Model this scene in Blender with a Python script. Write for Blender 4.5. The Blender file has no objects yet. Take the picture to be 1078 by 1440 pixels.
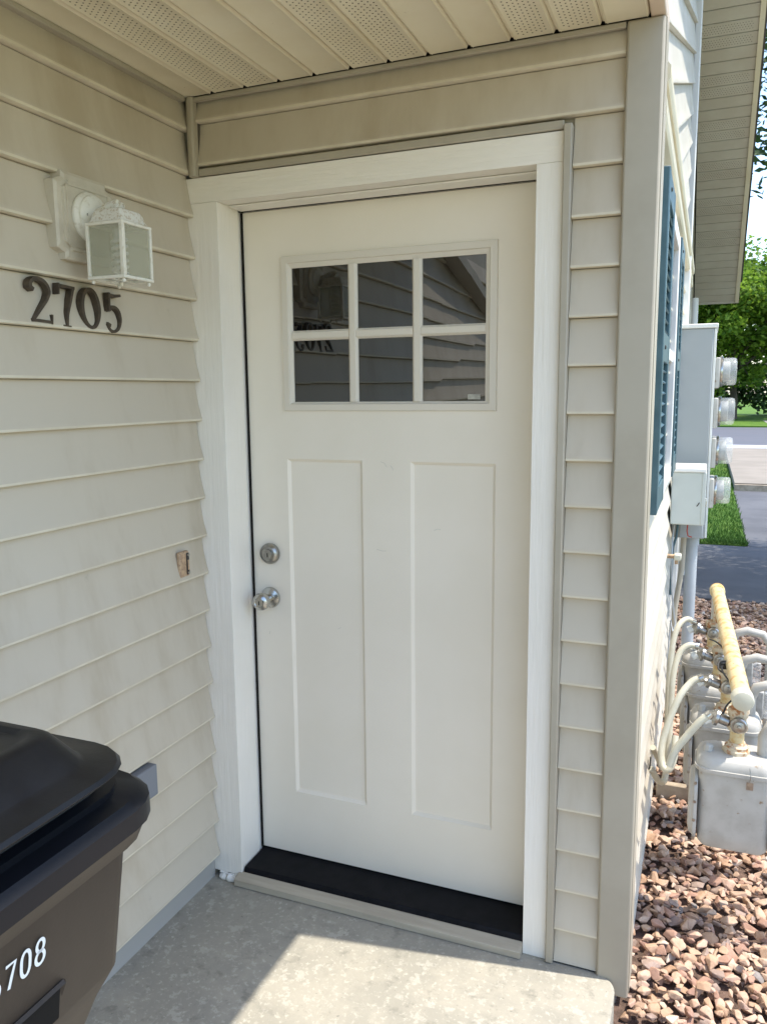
import bpy, bmesh, math, random
from math import radians as rad, sin, cos, pi
from mathutils import Vector, Matrix, noise as mn

S = bpy.context.scene
# ---------------------------------------------------------------- camera
CAM = Vector((1.3120, -2.1299, 1.4982)); PITCH, YAW, ROLL = -0.14661, 0.38616, -0.009415
fw = Vector((-sin(YAW)*cos(PITCH), cos(YAW)*cos(PITCH), sin(PITCH)))
rt = Vector((cos(YAW), sin(YAW), 0)); up = rt.cross(fw)
r2 = rt*cos(ROLL) + up*sin(ROLL); u2 = up*cos(ROLL) - rt*sin(ROLL)
cd = bpy.data.cameras.new('camera'); cam = bpy.data.objects.new('camera', cd); S.collection.objects.link(cam)
cam.matrix_world = Matrix(((r2.x, u2.x, -fw.x, CAM.x), (r2.y, u2.y, -fw.y, CAM.y), (r2.z, u2.z, -fw.z, CAM.z), (0, 0, 0, 1)))
cd.sensor_fit = 'VERTICAL'; cd.sensor_height = 24; cd.lens = 24*1116.17/1440
cd.shift_x = .0005; cd.shift_y = -.002
cd.clip_start = .02; cd.clip_end = 800
S.camera = cam
# ---------------------------------------------------------------- light
SUN_AZ, SUN_EL = rad(9.3), rad(69)          # azimuth counted from +x towards +y
W = bpy.data.worlds.new('World'); S.world = W; W.use_nodes = True
nt = W.node_tree; bg = nt.nodes['Background']
sky = nt.nodes.new('ShaderNodeTexSky'); sky.sky_type = 'NISHITA'; sky.sun_disc = False
sky.sun_elevation = SUN_EL; sky.sun_rotation = pi/2 - SUN_AZ
sky.air_density = 1.0; sky.dust_density = 1.0; sky.ozone_density = 1.0
nt.links.new(sky.outputs[0], bg.inputs[0]); bg.inputs[1].default_value = .15
sd = bpy.data.lights.new('sun', 'SUN'); sun = bpy.data.objects.new('sun', sd); S.collection.objects.link(sun)
sd.energy = 2.1; sd.angle = rad(.53); sd.color = (1, .93, .82)
sv = Vector((cos(SUN_EL)*cos(SUN_AZ), cos(SUN_EL)*sin(SUN_AZ), sin(SUN_EL)))
sun.rotation_euler = sv.to_track_quat('Z', 'Y').to_euler(); sun.location = (6, 1, 12)
S.view_settings.view_transform = 'Standard'; S.view_settings.look = 'None'
S.view_settings.exposure = 1.65; S.view_settings.gamma = 1; S.view_settings.use_curve_mapping = False
S.cycles.max_bounces = 10; S.cycles.diffuse_bounces = 6; S.cycles.glossy_bounces = 5; S.cycles.transparent_max_bounces = 12
S.cycles.caustics_reflective = False; S.cycles.caustics_refractive = False

R = random.Random(7)
# ---------------------------------------------------------------- materials
def mat(name, col, rough=.6, metal=0, col2=None, scale=4, detail=5, bump=0, bscale=60, bstretch=None, thr=(.35, .65),
        col3=None, scale3=30, thr3=(.6, .7), spec=.5, coat=0, stretch=None, ior=None, bdist=.002):
    m = bpy.data.materials.new(name); m.use_nodes = True; n = m.node_tree.nodes; l = m.node_tree.links
    b = n['Principled BSDF']; b.inputs['Roughness'].default_value = rough; b.inputs['Metallic'].default_value = metal
    b.inputs['Specular IOR Level'].default_value = spec; b.inputs['Coat Weight'].default_value = coat
    if ior: b.inputs['IOR'].default_value = ior
    b.inputs['Base Color'].default_value = (*col, 1)
    tc = n.new('ShaderNodeTexCoord')
    geo = n.new('ShaderNodeNewGeometry')
    def vec(st):
        if not st: return geo.outputs['Position']
        mp = n.new('ShaderNodeMapping'); mp.inputs['Scale'].default_value = st
        l.new(geo.outputs['Position'], mp.inputs[0]); return mp.outputs[0]
    def nz(sc, det, st=None, rgh=.6):
        t = n.new('ShaderNodeTexNoise'); t.inputs['Scale'].default_value = sc; t.inputs['Detail'].default_value = det
        t.inputs['Roughness'].default_value = rgh
        l.new(vec(st), t.inputs['Vector']); return t.outputs['Fac']
    def ramp(fac, a, c):
        r = n.new('ShaderNodeMapRange'); r.interpolation_type = 'SMOOTHSTEP'
        r.inputs[1].default_value = a; r.inputs[2].default_value = c; l.new(fac, r.inputs[0]); return r.outputs[0]
    def mix(f, a, c):
        x = n.new('ShaderNodeMix'); x.data_type = 'RGBA'; l.new(f, x.inputs[0])
        for s, v in ((6, a), (7, c)):
            if isinstance(v, tuple): x.inputs[s].default_value = (*v, 1)
            else: l.new(v, x.inputs[s])
        return x.outputs[2]
    cur = col
    if col2: cur = mix(ramp(nz(scale, detail, stretch), *thr), col, col2)
    if col3: cur = mix(ramp(nz(scale3, 4), *thr3), cur, col3)
    if not isinstance(cur, tuple): l.new(cur, b.inputs['Base Color'])
    if bump:
        bp = n.new('ShaderNodeBump'); bp.inputs['Strength'].default_value = bump; bp.inputs['Distance'].default_value = bdist
        l.new(nz(bscale, 6, bstretch), bp.inputs['Height']); l.new(bp.outputs[0], b.inputs['Normal'])
    m['u'] = 1
    return m

M = {}
M['siding'] = mat('siding_vinyl', (.535, .475, .375), .5, col2=(.45, .385, .285), scale=3.2, thr=(.40, .72), stretch=(2.2, 2.2, .55), col3=(.36, .315, .235), scale3=9, thr3=(.68, .85), bump=.25, bscale=40, bstretch=(1, .35, 2), bdist=.0012)
M['gable_lit'] = mat('siding_gable_lit', (.58, .55, .48), .5, col2=(.54, .505, .43), scale=5, bump=.25, bscale=40, bstretch=(1, .35, 2), bdist=.0012)  # less yellow siding copy; whiteness of the sunlit gable put into the colour
M['lip'] = mat('siding_lip_lit', (.66, .60, .47), .45, col2=(.58, .52, .40), scale=9)  # lighter cream: light bounced up from the ground put into the colour
M['block'] = mat('lamp_block', (.56, .51, .41), .5, col2=(.49, .44, .35), scale=20, bump=.1, bscale=60)
M['trim'] = mat('trim_vinyl', (.42, .38, .30), .5, col2=(.37, .33, .255), scale=3, bump=.15, bscale=60, bdist=.001)
M['casing'] = mat('casing_paint', (.85, .81, .735), .45, col2=(.82, .78, .70), scale=3, bump=.7, bscale=90, bstretch=(1, 1, .07), bdist=.003)
M['casing_h'] = mat('casing_paint_across', (.85, .81, .73), .45, col2=(.82, .78, .70), scale=3, bump=.9, bscale=90, bstretch=(.05, 1, 1), bdist=.003)
M['jamb'] = mat('jamb_paint', (.85, .82, .75), .35, col2=(.79, .77, .71), scale=3, bump=.1, bscale=30, bdist=.001)
M['door'] = mat('door_paint', (.82, .755, .645), .42, col2=(.795, .73, .615), scale=3, col3=(.68, .64, .54), scale3=14, thr3=(.72, .9), bump=.08, bscale=90, bdist=.0006)
M['lite'] = mat('lite_frame_paint', (.70, .645, .55), .4, bump=.04, bscale=80)
M['black'] = mat('threshold_black', (.004, .0045, .006), .6, col2=(.008, .008, .010), scale=20, col3=(.07, .07, .07), scale3=120, thr3=(.74, .78), spec=.15)
M['sill'] = mat('sill_composite', (.44, .39, .30), .65, col2=(.36, .315, .24), scale=14, stretch=(.2, 2, 2), bump=.3, bscale=60, bstretch=(.1, 2, 2))
M['flash'] = mat('base_flashing_grey', (.36, .35, .32), .6)
M['gap'] = mat('gap_dark', (.015, .014, .013), .9, spec=.1)
M['hole'] = mat('vent_hole', (.10, .085, .06), .9, spec=.1)
M['ceiling'] = mat('soffit_vinyl', (.74, .68, .52), .5, col2=(.70, .63, .46), scale=4, col3=(.42, .33, .2), scale3=45, thr3=(.70, .78), bump=.1, bscale=50)
M['eave'] = mat('eave_vinyl', (.55, .52, .44), .5, col2=(.50, .46, .38), scale=4, bump=.1, bscale=50)
M['fascia'] = mat('fascia_metal', (.62, .50, .38), .4)
M['steel'] = mat('satin_nickel', (.50, .49, .46), .22, 1, bump=.05, bscale=200)
M['steel_d'] = mat('nickel_worn', (.42, .41, .38), .33, 1, col2=(.30, .29, .27), scale=60)
M['brass'] = mat('aged_brass', (.10, .075, .050), .5, .4, col2=(.065, .050, .037), scale=60, col3=(.55, .38, .10), scale3=38, thr3=(.72, .78))
M['bell'] = mat('doorbell_tan', (.52, .36, .22), .5, col2=(.36, .24, .15), scale=80, col3=(.12, .08, .05), scale3=160, thr3=(.62, .72))
M['darkmetal'] = mat('dark_metal', (.06, .055, .05), .4, .6)
M['lampwhite'] = mat('lamp_paint', (.74, .71, .62), .5, col2=(.58, .53, .42), scale=60, thr=(.5, .75), bump=.4, bscale=200, bdist=.0008)
M['lamptop'] = mat('lamp_paint_weathered', (.72, .70, .64), .7, col2=(.50, .43, .32), scale=160, thr=(.5, .64), bump=.25, bscale=320, bdist=.001)
M['bulb'] = mat('bulb_white', (.85, .85, .82), .3)
M['blue'] = mat('shutter_blue', (.032, .085, .105), .45, col2=(.045, .105, .13), scale=8, bump=.2, bscale=60, bstretch=(1, 1, .1), spec=.6)
M['white'] = mat('white_vinyl', (.80, .80, .78), .4)
M['cab'] = mat('cabinet_grey', (.36, .39, .40), .45, col2=(.33, .36, .37), scale=3, bump=.05)
M['cab2'] = mat('cabinet_light_grey', (.56, .60, .57), .45, col2=(.52, .56, .53), scale=4)
M['cabw'] = mat('cabinet_cap', (.74, .76, .73), .4)
M['conduit'] = mat('conduit_pvc', (.45, .48, .50), .5, col2=(.38, .41, .43), scale=6)
M['gaspaint'] = mat('meter_paint', (.44, .43, .395), .5, col2=(.37, .355, .32), scale=14, thr=(.4, .7), col3=(.24, .17, .10), scale3=34, thr3=(.64, .76), bump=.15, bscale=120, bdist=.0008)
M['gaspipe'] = mat('rusty_cream_pipe', (.58, .48, .27), .65, col2=(.50, .29, .09), scale=26, detail=10, thr=(.48, .66), col3=(.30, .12, .04), scale3=75, thr3=(.66, .74), bump=.4, bscale=120, bdist=.001)
M['rust'] = mat('rusty_fitting', (.55, .47, .34), .65, col2=(.36, .16, .06), scale=45, thr=(.48, .62), bump=.4, bscale=150, bdist=.001)
M['hose'] = mat('vent_hose', (.58, .57, .47), .4, col2=(.50, .48, .38), scale=10)
M['wire'] = mat('black_wire', (.015, .015, .015), .5)
M['index'] = mat('index_white', (.42, .42, .40), .4, col2=(.30, .30, .28), scale=30)
M['bin'] = mat('bin_brown', (.046, .035, .027), .55, spec=.35, col2=(.035, .027, .021), scale=5, col3=(.085, .068, .052), scale3=11, thr3=(.62, .85), bump=.3, bscale=180, stretch=(1, 1, .25), bdist=.0006)
M['lid'] = mat('bin_lid_black', (.010, .010, .011), .40, spec=.32, col2=(.016, .016, .017), scale=20, col3=(.05, .048, .045), scale3=55, thr3=(.70, .85), bump=.3, bscale=240, bdist=.0005)
M['rim'] = mat('bin_rim_black', (.008, .009, .012), .42, spec=.2, bump=.2, bscale=120, bdist=.0005)
M['decal'] = mat('decal_white', (.80, .84, .86), .5)
M['greybox'] = mat('grey_plastic', (.20, .21, .23), .5)
M['caulk'] = mat('caulk_white', (.72, .70, .64), .7, bump=.6, bscale=120)
M['timber'] = mat('edging_tan', (.42, .34, .25), .8, col2=(.30, .24, .17), scale=12, bump=.5)
M['bark'] = mat('tree_bark', (.10, .08, .06), .9, col2=(.05, .04, .03), scale=9, stretch=(1, 1, .2), bump=1, bscale=20, bdist=.02)
M['sidewalk'] = mat('sidewalk_concrete', (.37, .335, .275), .85, col2=(.31, .28, .23), scale=1.5, col3=(.24, .23, .21), scale3=14, bump=.3, bscale=60)
M['apron'] = mat('apron_concrete', (.25, .215, .17), .85, col2=(.21, .18, .14), scale=1.2, bump=.3, bscale=40)
M['walkdark'] = mat('walk_concrete_grey', (.105, .105, .11), .85, col2=(.075, .075, .08), scale=1.2, bump=.3, bscale=50)
M['asphalt'] = mat('road_asphalt', (.10, .10, .115), .85, col2=(.09, .095, .11), scale=1.5, bump=.3, bscale=60)
M['line'] = mat('road_paint', (.7, .7, .7), .6)
M['soil'] = mat('gravel_soil', (.17, .11, .085), .95, col2=(.09, .06, .045), scale=40, bump=1, bscale=60, bdist=.01)
M['lawn'] = mat('lawn_green', (.06, .135, .015), .9, col2=(.11, .19, .025), scale=1.2, col3=(.035, .075, .014), scale3=20, bump=1, bscale=150, bdist=.02, spec=.2)
M['blade'] = mat('grass_blade', (.06, .14, .02), .8, col2=(.09, .17, .03), scale=6, spec=.2)
M['shingle'] = mat('roof_shingle', (.09, .08, .075), .9, col2=(.06, .055, .05), scale=30)

def concrete():
    m = mat('porch_concrete', (.43, .405, .34), .8)
    n = m.node_tree.nodes; l = m.node_tree.links; b = n['Principled BSDF']
    geo = n.new('ShaderNodeNewGeometry')
    def nz(sc, det, rg=.6):
        t = n.new('ShaderNodeTexNoise'); t.inputs['Scale'].default_value = sc; t.inputs['Detail'].default_value = det
        t.inputs['Roughness'].default_value = rg; l.new(geo.outputs['Position'], t.inputs['Vector']); return t.outputs['Fac']
    def ramp(f, a, c, v=1.0):
        r = n.new('ShaderNodeMapRange'); r.interpolation_type = 'SMOOTHSTEP'
        r.inputs[1].default_value = a; r.inputs[2].default_value = c; r.inputs[4].default_value = v; l.new(f, r.inputs[0]); return r.outputs[0]
    def mix(f, a, c):
        x = n.new('ShaderNodeMix'); x.data_type = 'RGBA'; l.new(f, x.inputs[0])
        for s, v in ((6, a), (7, c)):
            if isinstance(v, tuple): x.inputs[s].default_value = (*v, 1)
            else: l.new(v, x.inputs[s])
        return x.outputs[2]
    c = mix(ramp(nz(5, 8, .65), .42, .62), (.30, .283, .235), (.36, .335, .275))
    c = mix(ramp(nz(75, 7, .7), .53, .68, .8), c, (.50, .475, .40))
    c = mix(ramp(nz(26, 6, .65), .57, .63, .45), c, (.50, .475, .41))      # worn pale flecks
    c = mix(ramp(nz(2.2, 6, .6), .45, .68, .5), c, (.30, .285, .235))
    c = mix(ramp(nz(17, 9, .7), .54, .70, .85), c, (.215, .205, .17))     # dark weathering
    c = mix(ramp(nz(60, 3), .66, .72, .7), c, (.17, .16, .135))
    l.new(c, b.inputs['Base Color'])
    bp = n.new('ShaderNodeBump'); bp.inputs['Strength'].default_value = .6; bp.inputs['Distance'].default_value = .002
    l.new(nz(120, 6), bp.inputs['Height']); l.new(bp.outputs[0], b.inputs['Normal'])
    return m
M['concrete'] = concrete()

def glassmat(name, col, rough=.02, alpha=.35, bump=0):
    m = bpy.data.materials.new(name); m.use_nodes = True; n = m.node_tree.nodes; l = m.node_tree.links
    b = n['Principled BSDF']; b.inputs['Base Color'].default_value = (*col, 1); b.inputs['Roughness'].default_value = rough
    b.inputs['Alpha'].default_value = alpha; b.inputs['Specular IOR Level'].default_value = .8
    return m
M['clear'] = glassmat('clear_dome', (.75, .78, .78), .05, .30)
M['frost'] = glassmat('frosted_pane', (.50, .50, .38), .35, .36)

def mirror_glass():
    m = bpy.data.materials.new('door_glass'); m.use_nodes = True; n = m.node_tree.nodes; l = m.node_tree.links
    b = n['Principled BSDF']; b.inputs['Base Color'].default_value = (.006, .006, .006, 1)
    b.inputs['Roughness'].default_value = .006; b.inputs['IOR'].default_value = 2.0
    geo = n.new('ShaderNodeNewGeometry'); t = n.new('ShaderNodeTexNoise'); t.inputs['Scale'].default_value = 3.2
    t.inputs['Detail'].default_value = 0; l.new(geo.outputs['Position'], t.inputs['Vector'])
    bp = n.new('ShaderNodeBump'); bp.inputs['Strength'].default_value = .55; bp.inputs['Distance'].default_value = .004
    l.new(t.outputs['Fac'], bp.inputs['Height']); l.new(bp.outputs[0], b.inputs['Normal'])
    return m
M['glass'] = mirror_glass()

def leafmat(name, c1, c2, tr):
    m = bpy.data.materials.new(name); m.use_nodes = True; n = m.node_tree.nodes; l = m.node_tree.links
    b = n['Principled BSDF']; b.inputs['Roughness'].default_value = .5; b.inputs['Specular IOR Level'].default_value = .3
    geo = n.new('ShaderNodeNewGeometry'); mx = n.new('ShaderNodeMix'); mx.data_type = 'RGBA'
    l.new(geo.outputs['Random Per Island'], mx.inputs[0]); mx.inputs[6].default_value = (*c1, 1); mx.inputs[7].default_value = (*c2, 1)
    l.new(mx.outputs[2], b.inputs['Base Color'])
    t = n.new('ShaderNodeBsdfTranslucent'); l.new(mx.outputs[2], t.inputs[0])
    ms = n.new('ShaderNodeMixShader'); ms.inputs[0].default_value = tr
    l.new(b.outputs[0], ms.inputs[1]); l.new(t.outputs[0], ms.inputs[2]); l.new(ms.outputs[0], n['Material Output'].inputs[0])
    return m
M['leaf'] = leafmat('leaf_bright', (.06, .14, .015), (.24, .36, .04), .5)
M['leafd'] = leafmat('leaf_dark', (.025, .06, .018), (.05, .10, .03), .25)

STONES = []
for i, (c, d) in enumerate([((.47, .315, .21), (.39, .25, .165)), ((.41, .25, .185), (.33, .20, .145)), ((.52, .37, .27), (.44, .30, .21)),
                            ((.36, .27, .22), (.28, .205, .17)), ((.58, .45, .35), (.50, .37, .27)), ((.47, .31, .235), (.53, .38, .28)), ((.27, .24, .22), (.20, .18, .17)), ((.62, .55, .47), (.54, .46, .38))]):
    STONES.append(mat('stone_%s' % ['tan', 'red', 'sand', 'umber', 'pale', 'rose', 'slate', 'cream'][i], c, .8, col2=d, scale=45, thr=(.3, .7), bump=.7, bscale=160, bdist=.002, spec=.3))
STONE_W = [24, 19, 20, 11, 8, 14, 2, 1]

# ---------------------------------------------------------------- mesh helpers
class MB:
    def __init__(s): s.v = []; s.f = []; s.mi = []; s.m = 0
    def add(s, vs, fs):
        o = len(s.v); s.v += [tuple(v) for v in vs]; s.f += [tuple(i+o for i in f) for f in fs]; s.mi += [s.m]*len(fs); return s
    def box(s, a, b):
        x0, x1 = sorted((a[0], b[0])); y0, y1 = sorted((a[1], b[1])); z0, z1 = sorted((a[2], b[2]))
        return s.add([(x0, y0, z0), (x1, y0, z0), (x1, y1, z0), (x0, y1, z0), (x0, y0, z1), (x1, y0, z1), (x1, y1, z1), (x0, y1, z1)],
                     [(0, 3, 2, 1), (4, 5, 6, 7), (0, 1, 5, 4), (1, 2, 6, 5), (2, 3, 7, 6), (3, 0, 4, 7)])
    def prism(s, pts, a, b, fn):           # 2D outline swept from a to b ; fn(u, v, t) -> xyz
        n = len(pts)
        vs = [fn(u, v, a) for u, v in pts] + [fn(u, v, b) for u, v in pts]
        fs = [(i, (i+1) % n, n+(i+1) % n, n+i) for i in range(n)] + [tuple(range(n))[::-1], tuple(range(n, 2*n))]
        return s.add(vs, fs)
    def tube(s, path, r, seg=12, caps=True):
        P = [Vector(p) for p in path]; n = len(P); rs = r if isinstance(r, (list, tuple)) else [r]*n
        vs = []; fs = []; prev = None
        for i, p in enumerate(P):
            t = (P[min(i+1, n-1)] - P[max(i-1, 0)]).normalized()
            if prev is None:
                a = t.orthogonal().normalized()
            else:
                a = (prev - t*prev.dot(t)).normalized()
            prev = a; b = t.cross(a)
            for k in range(seg):
                q = 2*pi*k/seg; vs.append(p + (a*cos(q)+b*sin(q))*rs[i])
        for i in range(n-1):
            for k in range(seg):
                k2 = (k+1) % seg; fs.append((i*seg+k, i*seg+k2, (i+1)*seg+k2, (i+1)*seg+k))
        if caps: fs += [tuple(range(seg))[::-1], tuple(range((n-1)*seg, n*seg))]
        return s.add(vs, fs)
    def lathe(s, prof, c, ax, seg=28):     # prof: (radius, height along ax)
        ax = Vector(ax).normalized(); a = ax.orthogonal().normalized(); b = ax.cross(a); c = Vector(c); vs = []; fs = []
        for r, h in prof:
            for k in range(seg):
                q = 2*pi*k/seg; vs.append(c + ax*h + (a*cos(q)+b*sin(q))*max(r, 1e-5))
        n = len(prof)
        for i in range(n-1):
            for k in range(seg):
                k2 = (k+1) % seg; fs.append((i*seg+k, i*seg+k2, (i+1)*seg+k2, (i+1)*seg+k))
        fs += [tuple(range(seg))[::-1], tuple(range((n-1)*seg, n*seg))]
        return s.add(vs, fs)
    def build(s, name, m, parent=None, smooth=False, bevel=0, seg=2):
        me = bpy.data.meshes.new(name); me.from_pydata(s.v, [], s.f)
        bm = bmesh.new(); bm.from_mesh(me)
        bmesh.ops.recalc_face_normals(bm, faces=bm.faces[:]); bm.to_mesh(me); bm.free()
        ms = m if isinstance(m, list) else [m]
        for x in ms: me.materials.append(x)
        if len(ms) > 1: me.polygons.foreach_set('material_index', s.mi)
        o = bpy.data.objects.new(name, me); S.collection.objects.link(o)
        if smooth:
            me.polygons.foreach_set('use_smooth', [True]*len(me.polygons))
            me.set_sharp_from_angle(angle=rad(38))
        if bevel:
            md = o.modifiers.new('bevel', 'BEVEL'); md.width = bevel; md.segments = seg; md.limit_method = 'ANGLE'; md.angle_limit = rad(35)
            md.harden_normals = False
            me.polygons.foreach_set('use_smooth', [True]*len(me.polygons)); me.set_sharp_from_angle(angle=rad(38))
        if parent: o.parent = parent
        return o
def rrect(w, h, r, n=6):
    out = []
    for cx, cy, a0 in ((w/2-r, h/2-r, 0), (-w/2+r, h/2-r, 90), (-w/2+r, -h/2+r, 180), (w/2-r, -h/2+r, 270)):
        for i in range(n+1):
            a = rad(a0+90*i/n); out.append((cx+r*cos(a), cy+r*sin(a)))
    return out
def thing(name, label, cat, group=None):
    o = bpy.data.objects.new(name, None); S.collection.objects.link(o); o.empty_display_size = .1
    return tag(o, label, cat, group)
def tag(o, label, cat, group=None):
    o['label'] = label; o['category'] = cat
    if group: o['group'] = group
    return o
def struct(o): o['kind'] = 'structure'; return o
def stuff(o): o['kind'] = 'stuff'; return o
def copy_tree(o, parent=None):
    c = o.copy(); S.collection.objects.link(c)
    if parent: c.parent = parent
    for ch in o.children: copy_tree(ch, c)
    return c

# ---------------------------------------------------------------- ground
FL = -.05; GZ = -.2
g = MB(); N = 300
g.add([(-N, -N, GZ-.02), (N, -N, GZ-.02), (N, N, GZ-.02), (-N, N, GZ-.02)], [(0, 1, 2, 3)])
struct(g.build('ground', M['lawn']))
# porch slab with rounded far corner
sl = MB(); pts = [(-.115, -.10), (-.115, -3.2), (1.17, -3.2), (1.158, -.185)]
for i in range(7):
    a = rad(i*15); pts.append((1.158-.05+.05*cos(a), -.185+.055*sin(a)))
pts += [(1.06, -.10)]
sl.prism(pts, GZ-.1, FL, lambda u, v, t: (u, v, t))
struct(sl.build('porch_floor', M['concrete'], bevel=.012, seg=3))
dw = MB(); dw.box((-8, -14, GZ-.1), (9, -3.22, GZ-.012)); dw.box((1.9, -3.2, GZ-.1), (9, 3.5, GZ-.012))
struct(dw.build('driveway', M['sidewalk']))
so = MB(); so.box((1.13, -3.2, GZ-.1), (1.85, 4.75, GZ-.015)); bed = struct(so.build('gravel_bed', M['soil']))
wk = MB(); wk.box((-1, 4.76, GZ-.1), (9, 7.25, GZ)); wk.box((1.85, 3.52, GZ-.1), (9, 4.755, GZ)); wk.box((1.78, 7.254, GZ-.1), (4.2, 12.5, GZ))
struct(wk.build('path', M['walkdark'], bevel=.01))
gs = MB(); gs.box((-3, 7.26, GZ-.1), (1.775, 22, GZ+.01)); strip = struct(gs.build('grass_strip', M['lawn']))
apr = MB(); apr.box((1.80, 12.6, GZ-.1), (12, 21.5, GZ+.12)); struct(apr.build('apron', M['apron']))
kb = MB(); kb.box((1.795, 12.52, GZ-.1), (12, 12.598, GZ+.10)); struct(kb.build('kerb', M['timber']))
rd = MB(); rd.box((-60, 22, GZ-.1), (60, 37.5, GZ-.005)); struct(rd.build('road', M['asphalt']))
ln = MB()
for k in range(4): ln.box((-60, 22.9+k*.55, GZ-.02), (60, 23.1+k*.55, GZ))
struct(ln.build('road_marking', M['line']))
lw = MB(); lw.box((-90, 37.6, GZ-.1), (90, 120, GZ+.05)); struct(lw.build('lawn', M['lawn']))
pa = MB(); pa.box((4.05, 41, GZ), (7.5, 44.5, GZ+.06)); struct(pa.build('footpath', M['sidewalk']))

# grass blades on the strip
gb = MB(); 
for i in range(9000):
    x = R.uniform(.9, 1.79); y = 7.27 + 14*R.random()**1.6; h = R.uniform(.03, .07); a = R.uniform(0, pi); w = .006
    dx, dy = cos(a)*w, sin(a)*w; lx, ly = R.uniform(-.03, .03), R.uniform(-.03, .03)
    gb.add([(x-dx, y-dy, GZ+.005), (x+dx, y+dy, GZ+.005), (x+lx, y+ly, GZ+.01+h)], [(0, 1, 2)])
gbo = stuff(gb.build('grass', M['blade'])); tag(gbo, 'short green grass in the strip beside the shaded path', 'grass')

# gravel
def stone_mesh(seed, sz):
    r = random.Random(seed); bm = bmesh.new()
    a, b, c = sz*r.uniform(.75, 1.3), sz*r.uniform(.6, .95), sz*r.uniform(.34, .62)
    for i in range(r.randint(11, 15)):
        v = Vector((r.gauss(0, 1), r.gauss(0, 1), r.gauss(0, 1))).normalized()*r.uniform(.85, 1.08)
        bm.verts.new((v.x*a, v.y*b, v.z*c))
    res = bmesh.ops.convex_hull(bm, input=bm.verts)
    bmesh.ops.delete(bm, geom=[g_ for g_ in res['geom_interior'] if isinstance(g_, bmesh.types.BMVert)], context='VERTS')
    bmesh.ops.bevel(bm, geom=bm.edges[:], offset=sz*.05, segments=1, affect='EDGES')
    bm.normal_update()
    return bm
PROTO = []
for i in range(22):
    bm = stone_mesh(100+i, 1.0); bm.verts.index_update()
    PROTO.append(([v.co.copy() for v in bm.verts], [[v.index for v in f.verts] for f in bm.faces])); bm.free()
def wmat():
    t = R.uniform(0, sum(STONE_W))
    for i, w in enumerate(STONE_W):
        t -= w
        if t <= 0: return i
    return 0
places = []
y = -1.6
while y < 4.7:
    sp = .034
    x = 1.145
    while x < 1.86:
        sz = R.choice([.013, .017, .021, .025, .030, .019, .023])
        px, py = x+R.uniform(-.012, .012), y+R.uniform(-.012, .012)
        if not (px < 1.178 and py < -.0):
            places.append((px, py, GZ-.008+R.uniform(0, .022), sz))
        x += sp
    y += sp
for k in range(3000):   # upper stones
    yy = -1.5+6.1*R.random()
    places.append((R.uniform(1.2, 1.85), yy, GZ+R.uniform(.008, .03), R.uniform(.013, .029)))
def vis(p):
    d = Vector(p[:3])-CAM; z = d.dot(fw); u = d.dot(r2)/z*1116+539; v = 720-d.dot(u2)/z*1116
    return -10 < u < 1090 and 0 < v < 1450 and d.y > 0
pv = [p for p in places if vis(p)]; pv.sort(key=lambda p: -p[3]/(Vector(p[:3])-CAM).length)
top = pv[:300]; topset = set(map(id, top))
smesh = {}
for k, p in enumerate(top):
    si = R.randrange(22); mi = wmat(); key = (si, mi)
    if key not in smesh:
        me = bpy.data.meshes.new('stone'); me.from_pydata([tuple(v) for v in PROTO[si][0]], [], PROTO[si][1]); me.materials.append(STONES[mi]); smesh[key] = me
    o = bpy.data.objects.new('stone', smesh[key]); S.collection.objects.link(o); o.parent = bed
    o.location = p[:3]; o.scale = (p[3],)*3; o.rotation_euler = (R.uniform(-.5, .5), R.uniform(-.5, .5), R.uniform(0, 6.3))
sm = MB()
for p in places:
    if id(p) in topset: continue
    if p[1] < -.7 and R.random() < .5: continue
    vs, fs = PROTO[R.randrange(22)]; sm.m = wmat()
    rm = Matrix.Translation(p[:3]) @ Matrix.Rotation(R.uniform(0, 6.3), 4, 'Z') @ Matrix.Rotation(R.uniform(-.5, .5), 4, 'X') @ Matrix.Scale(p[3], 4)
    sm.add([rm @ v for v in vs], fs)
me = bpy.data.meshes.new('stones'); me.from_pydata(sm.v, [], sm.f)
for x in STONES: me.materials.append(x)
me.polygons.foreach_set('material_index', sm.mi)
o = bpy.data.objects.new('small_stones', me); S.collection.objects.link(o); o.parent = bed; stuff(o)

# ---------------------------------------------------------------- siding
E = .116
PROF = [(-.004, .0020), (.0190, .0006), (.0232, .0026), (.0240, .0080), (.0215, .016), (.0150, .040), (.0090, .070), (.0050, .096), (.0035, E-.0004), (-.004, E-.0004)]
def course(z, a, b, fn, parent, cut_hi=None, cut_lo=None, m='siding'):
    pr = [(d, z+h) for d, h in PROF]
    if cut_hi is not None: pr = [(d, min(h, cut_hi)) for d, h in pr]
    if cut_lo is not None: pr = [(d, max(h, cut_lo)) for d, h in pr]
    q = [pr[0]]
    for p_ in pr[1:]:
        if (Vector(p_)-Vector(q[-1])).length > 1e-5: q.append(p_)
    mb = MB(); mb.prism(q, a, b, fn)
    if cut_lo is None: mb.mi[0] = mb.mi[1] = mb.mi[2] = 1  # underside faces get the cream that stands in for ground bounce
    mb.build('siding_plank', [M[m], M['lip']], parent, smooth=True)

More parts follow.
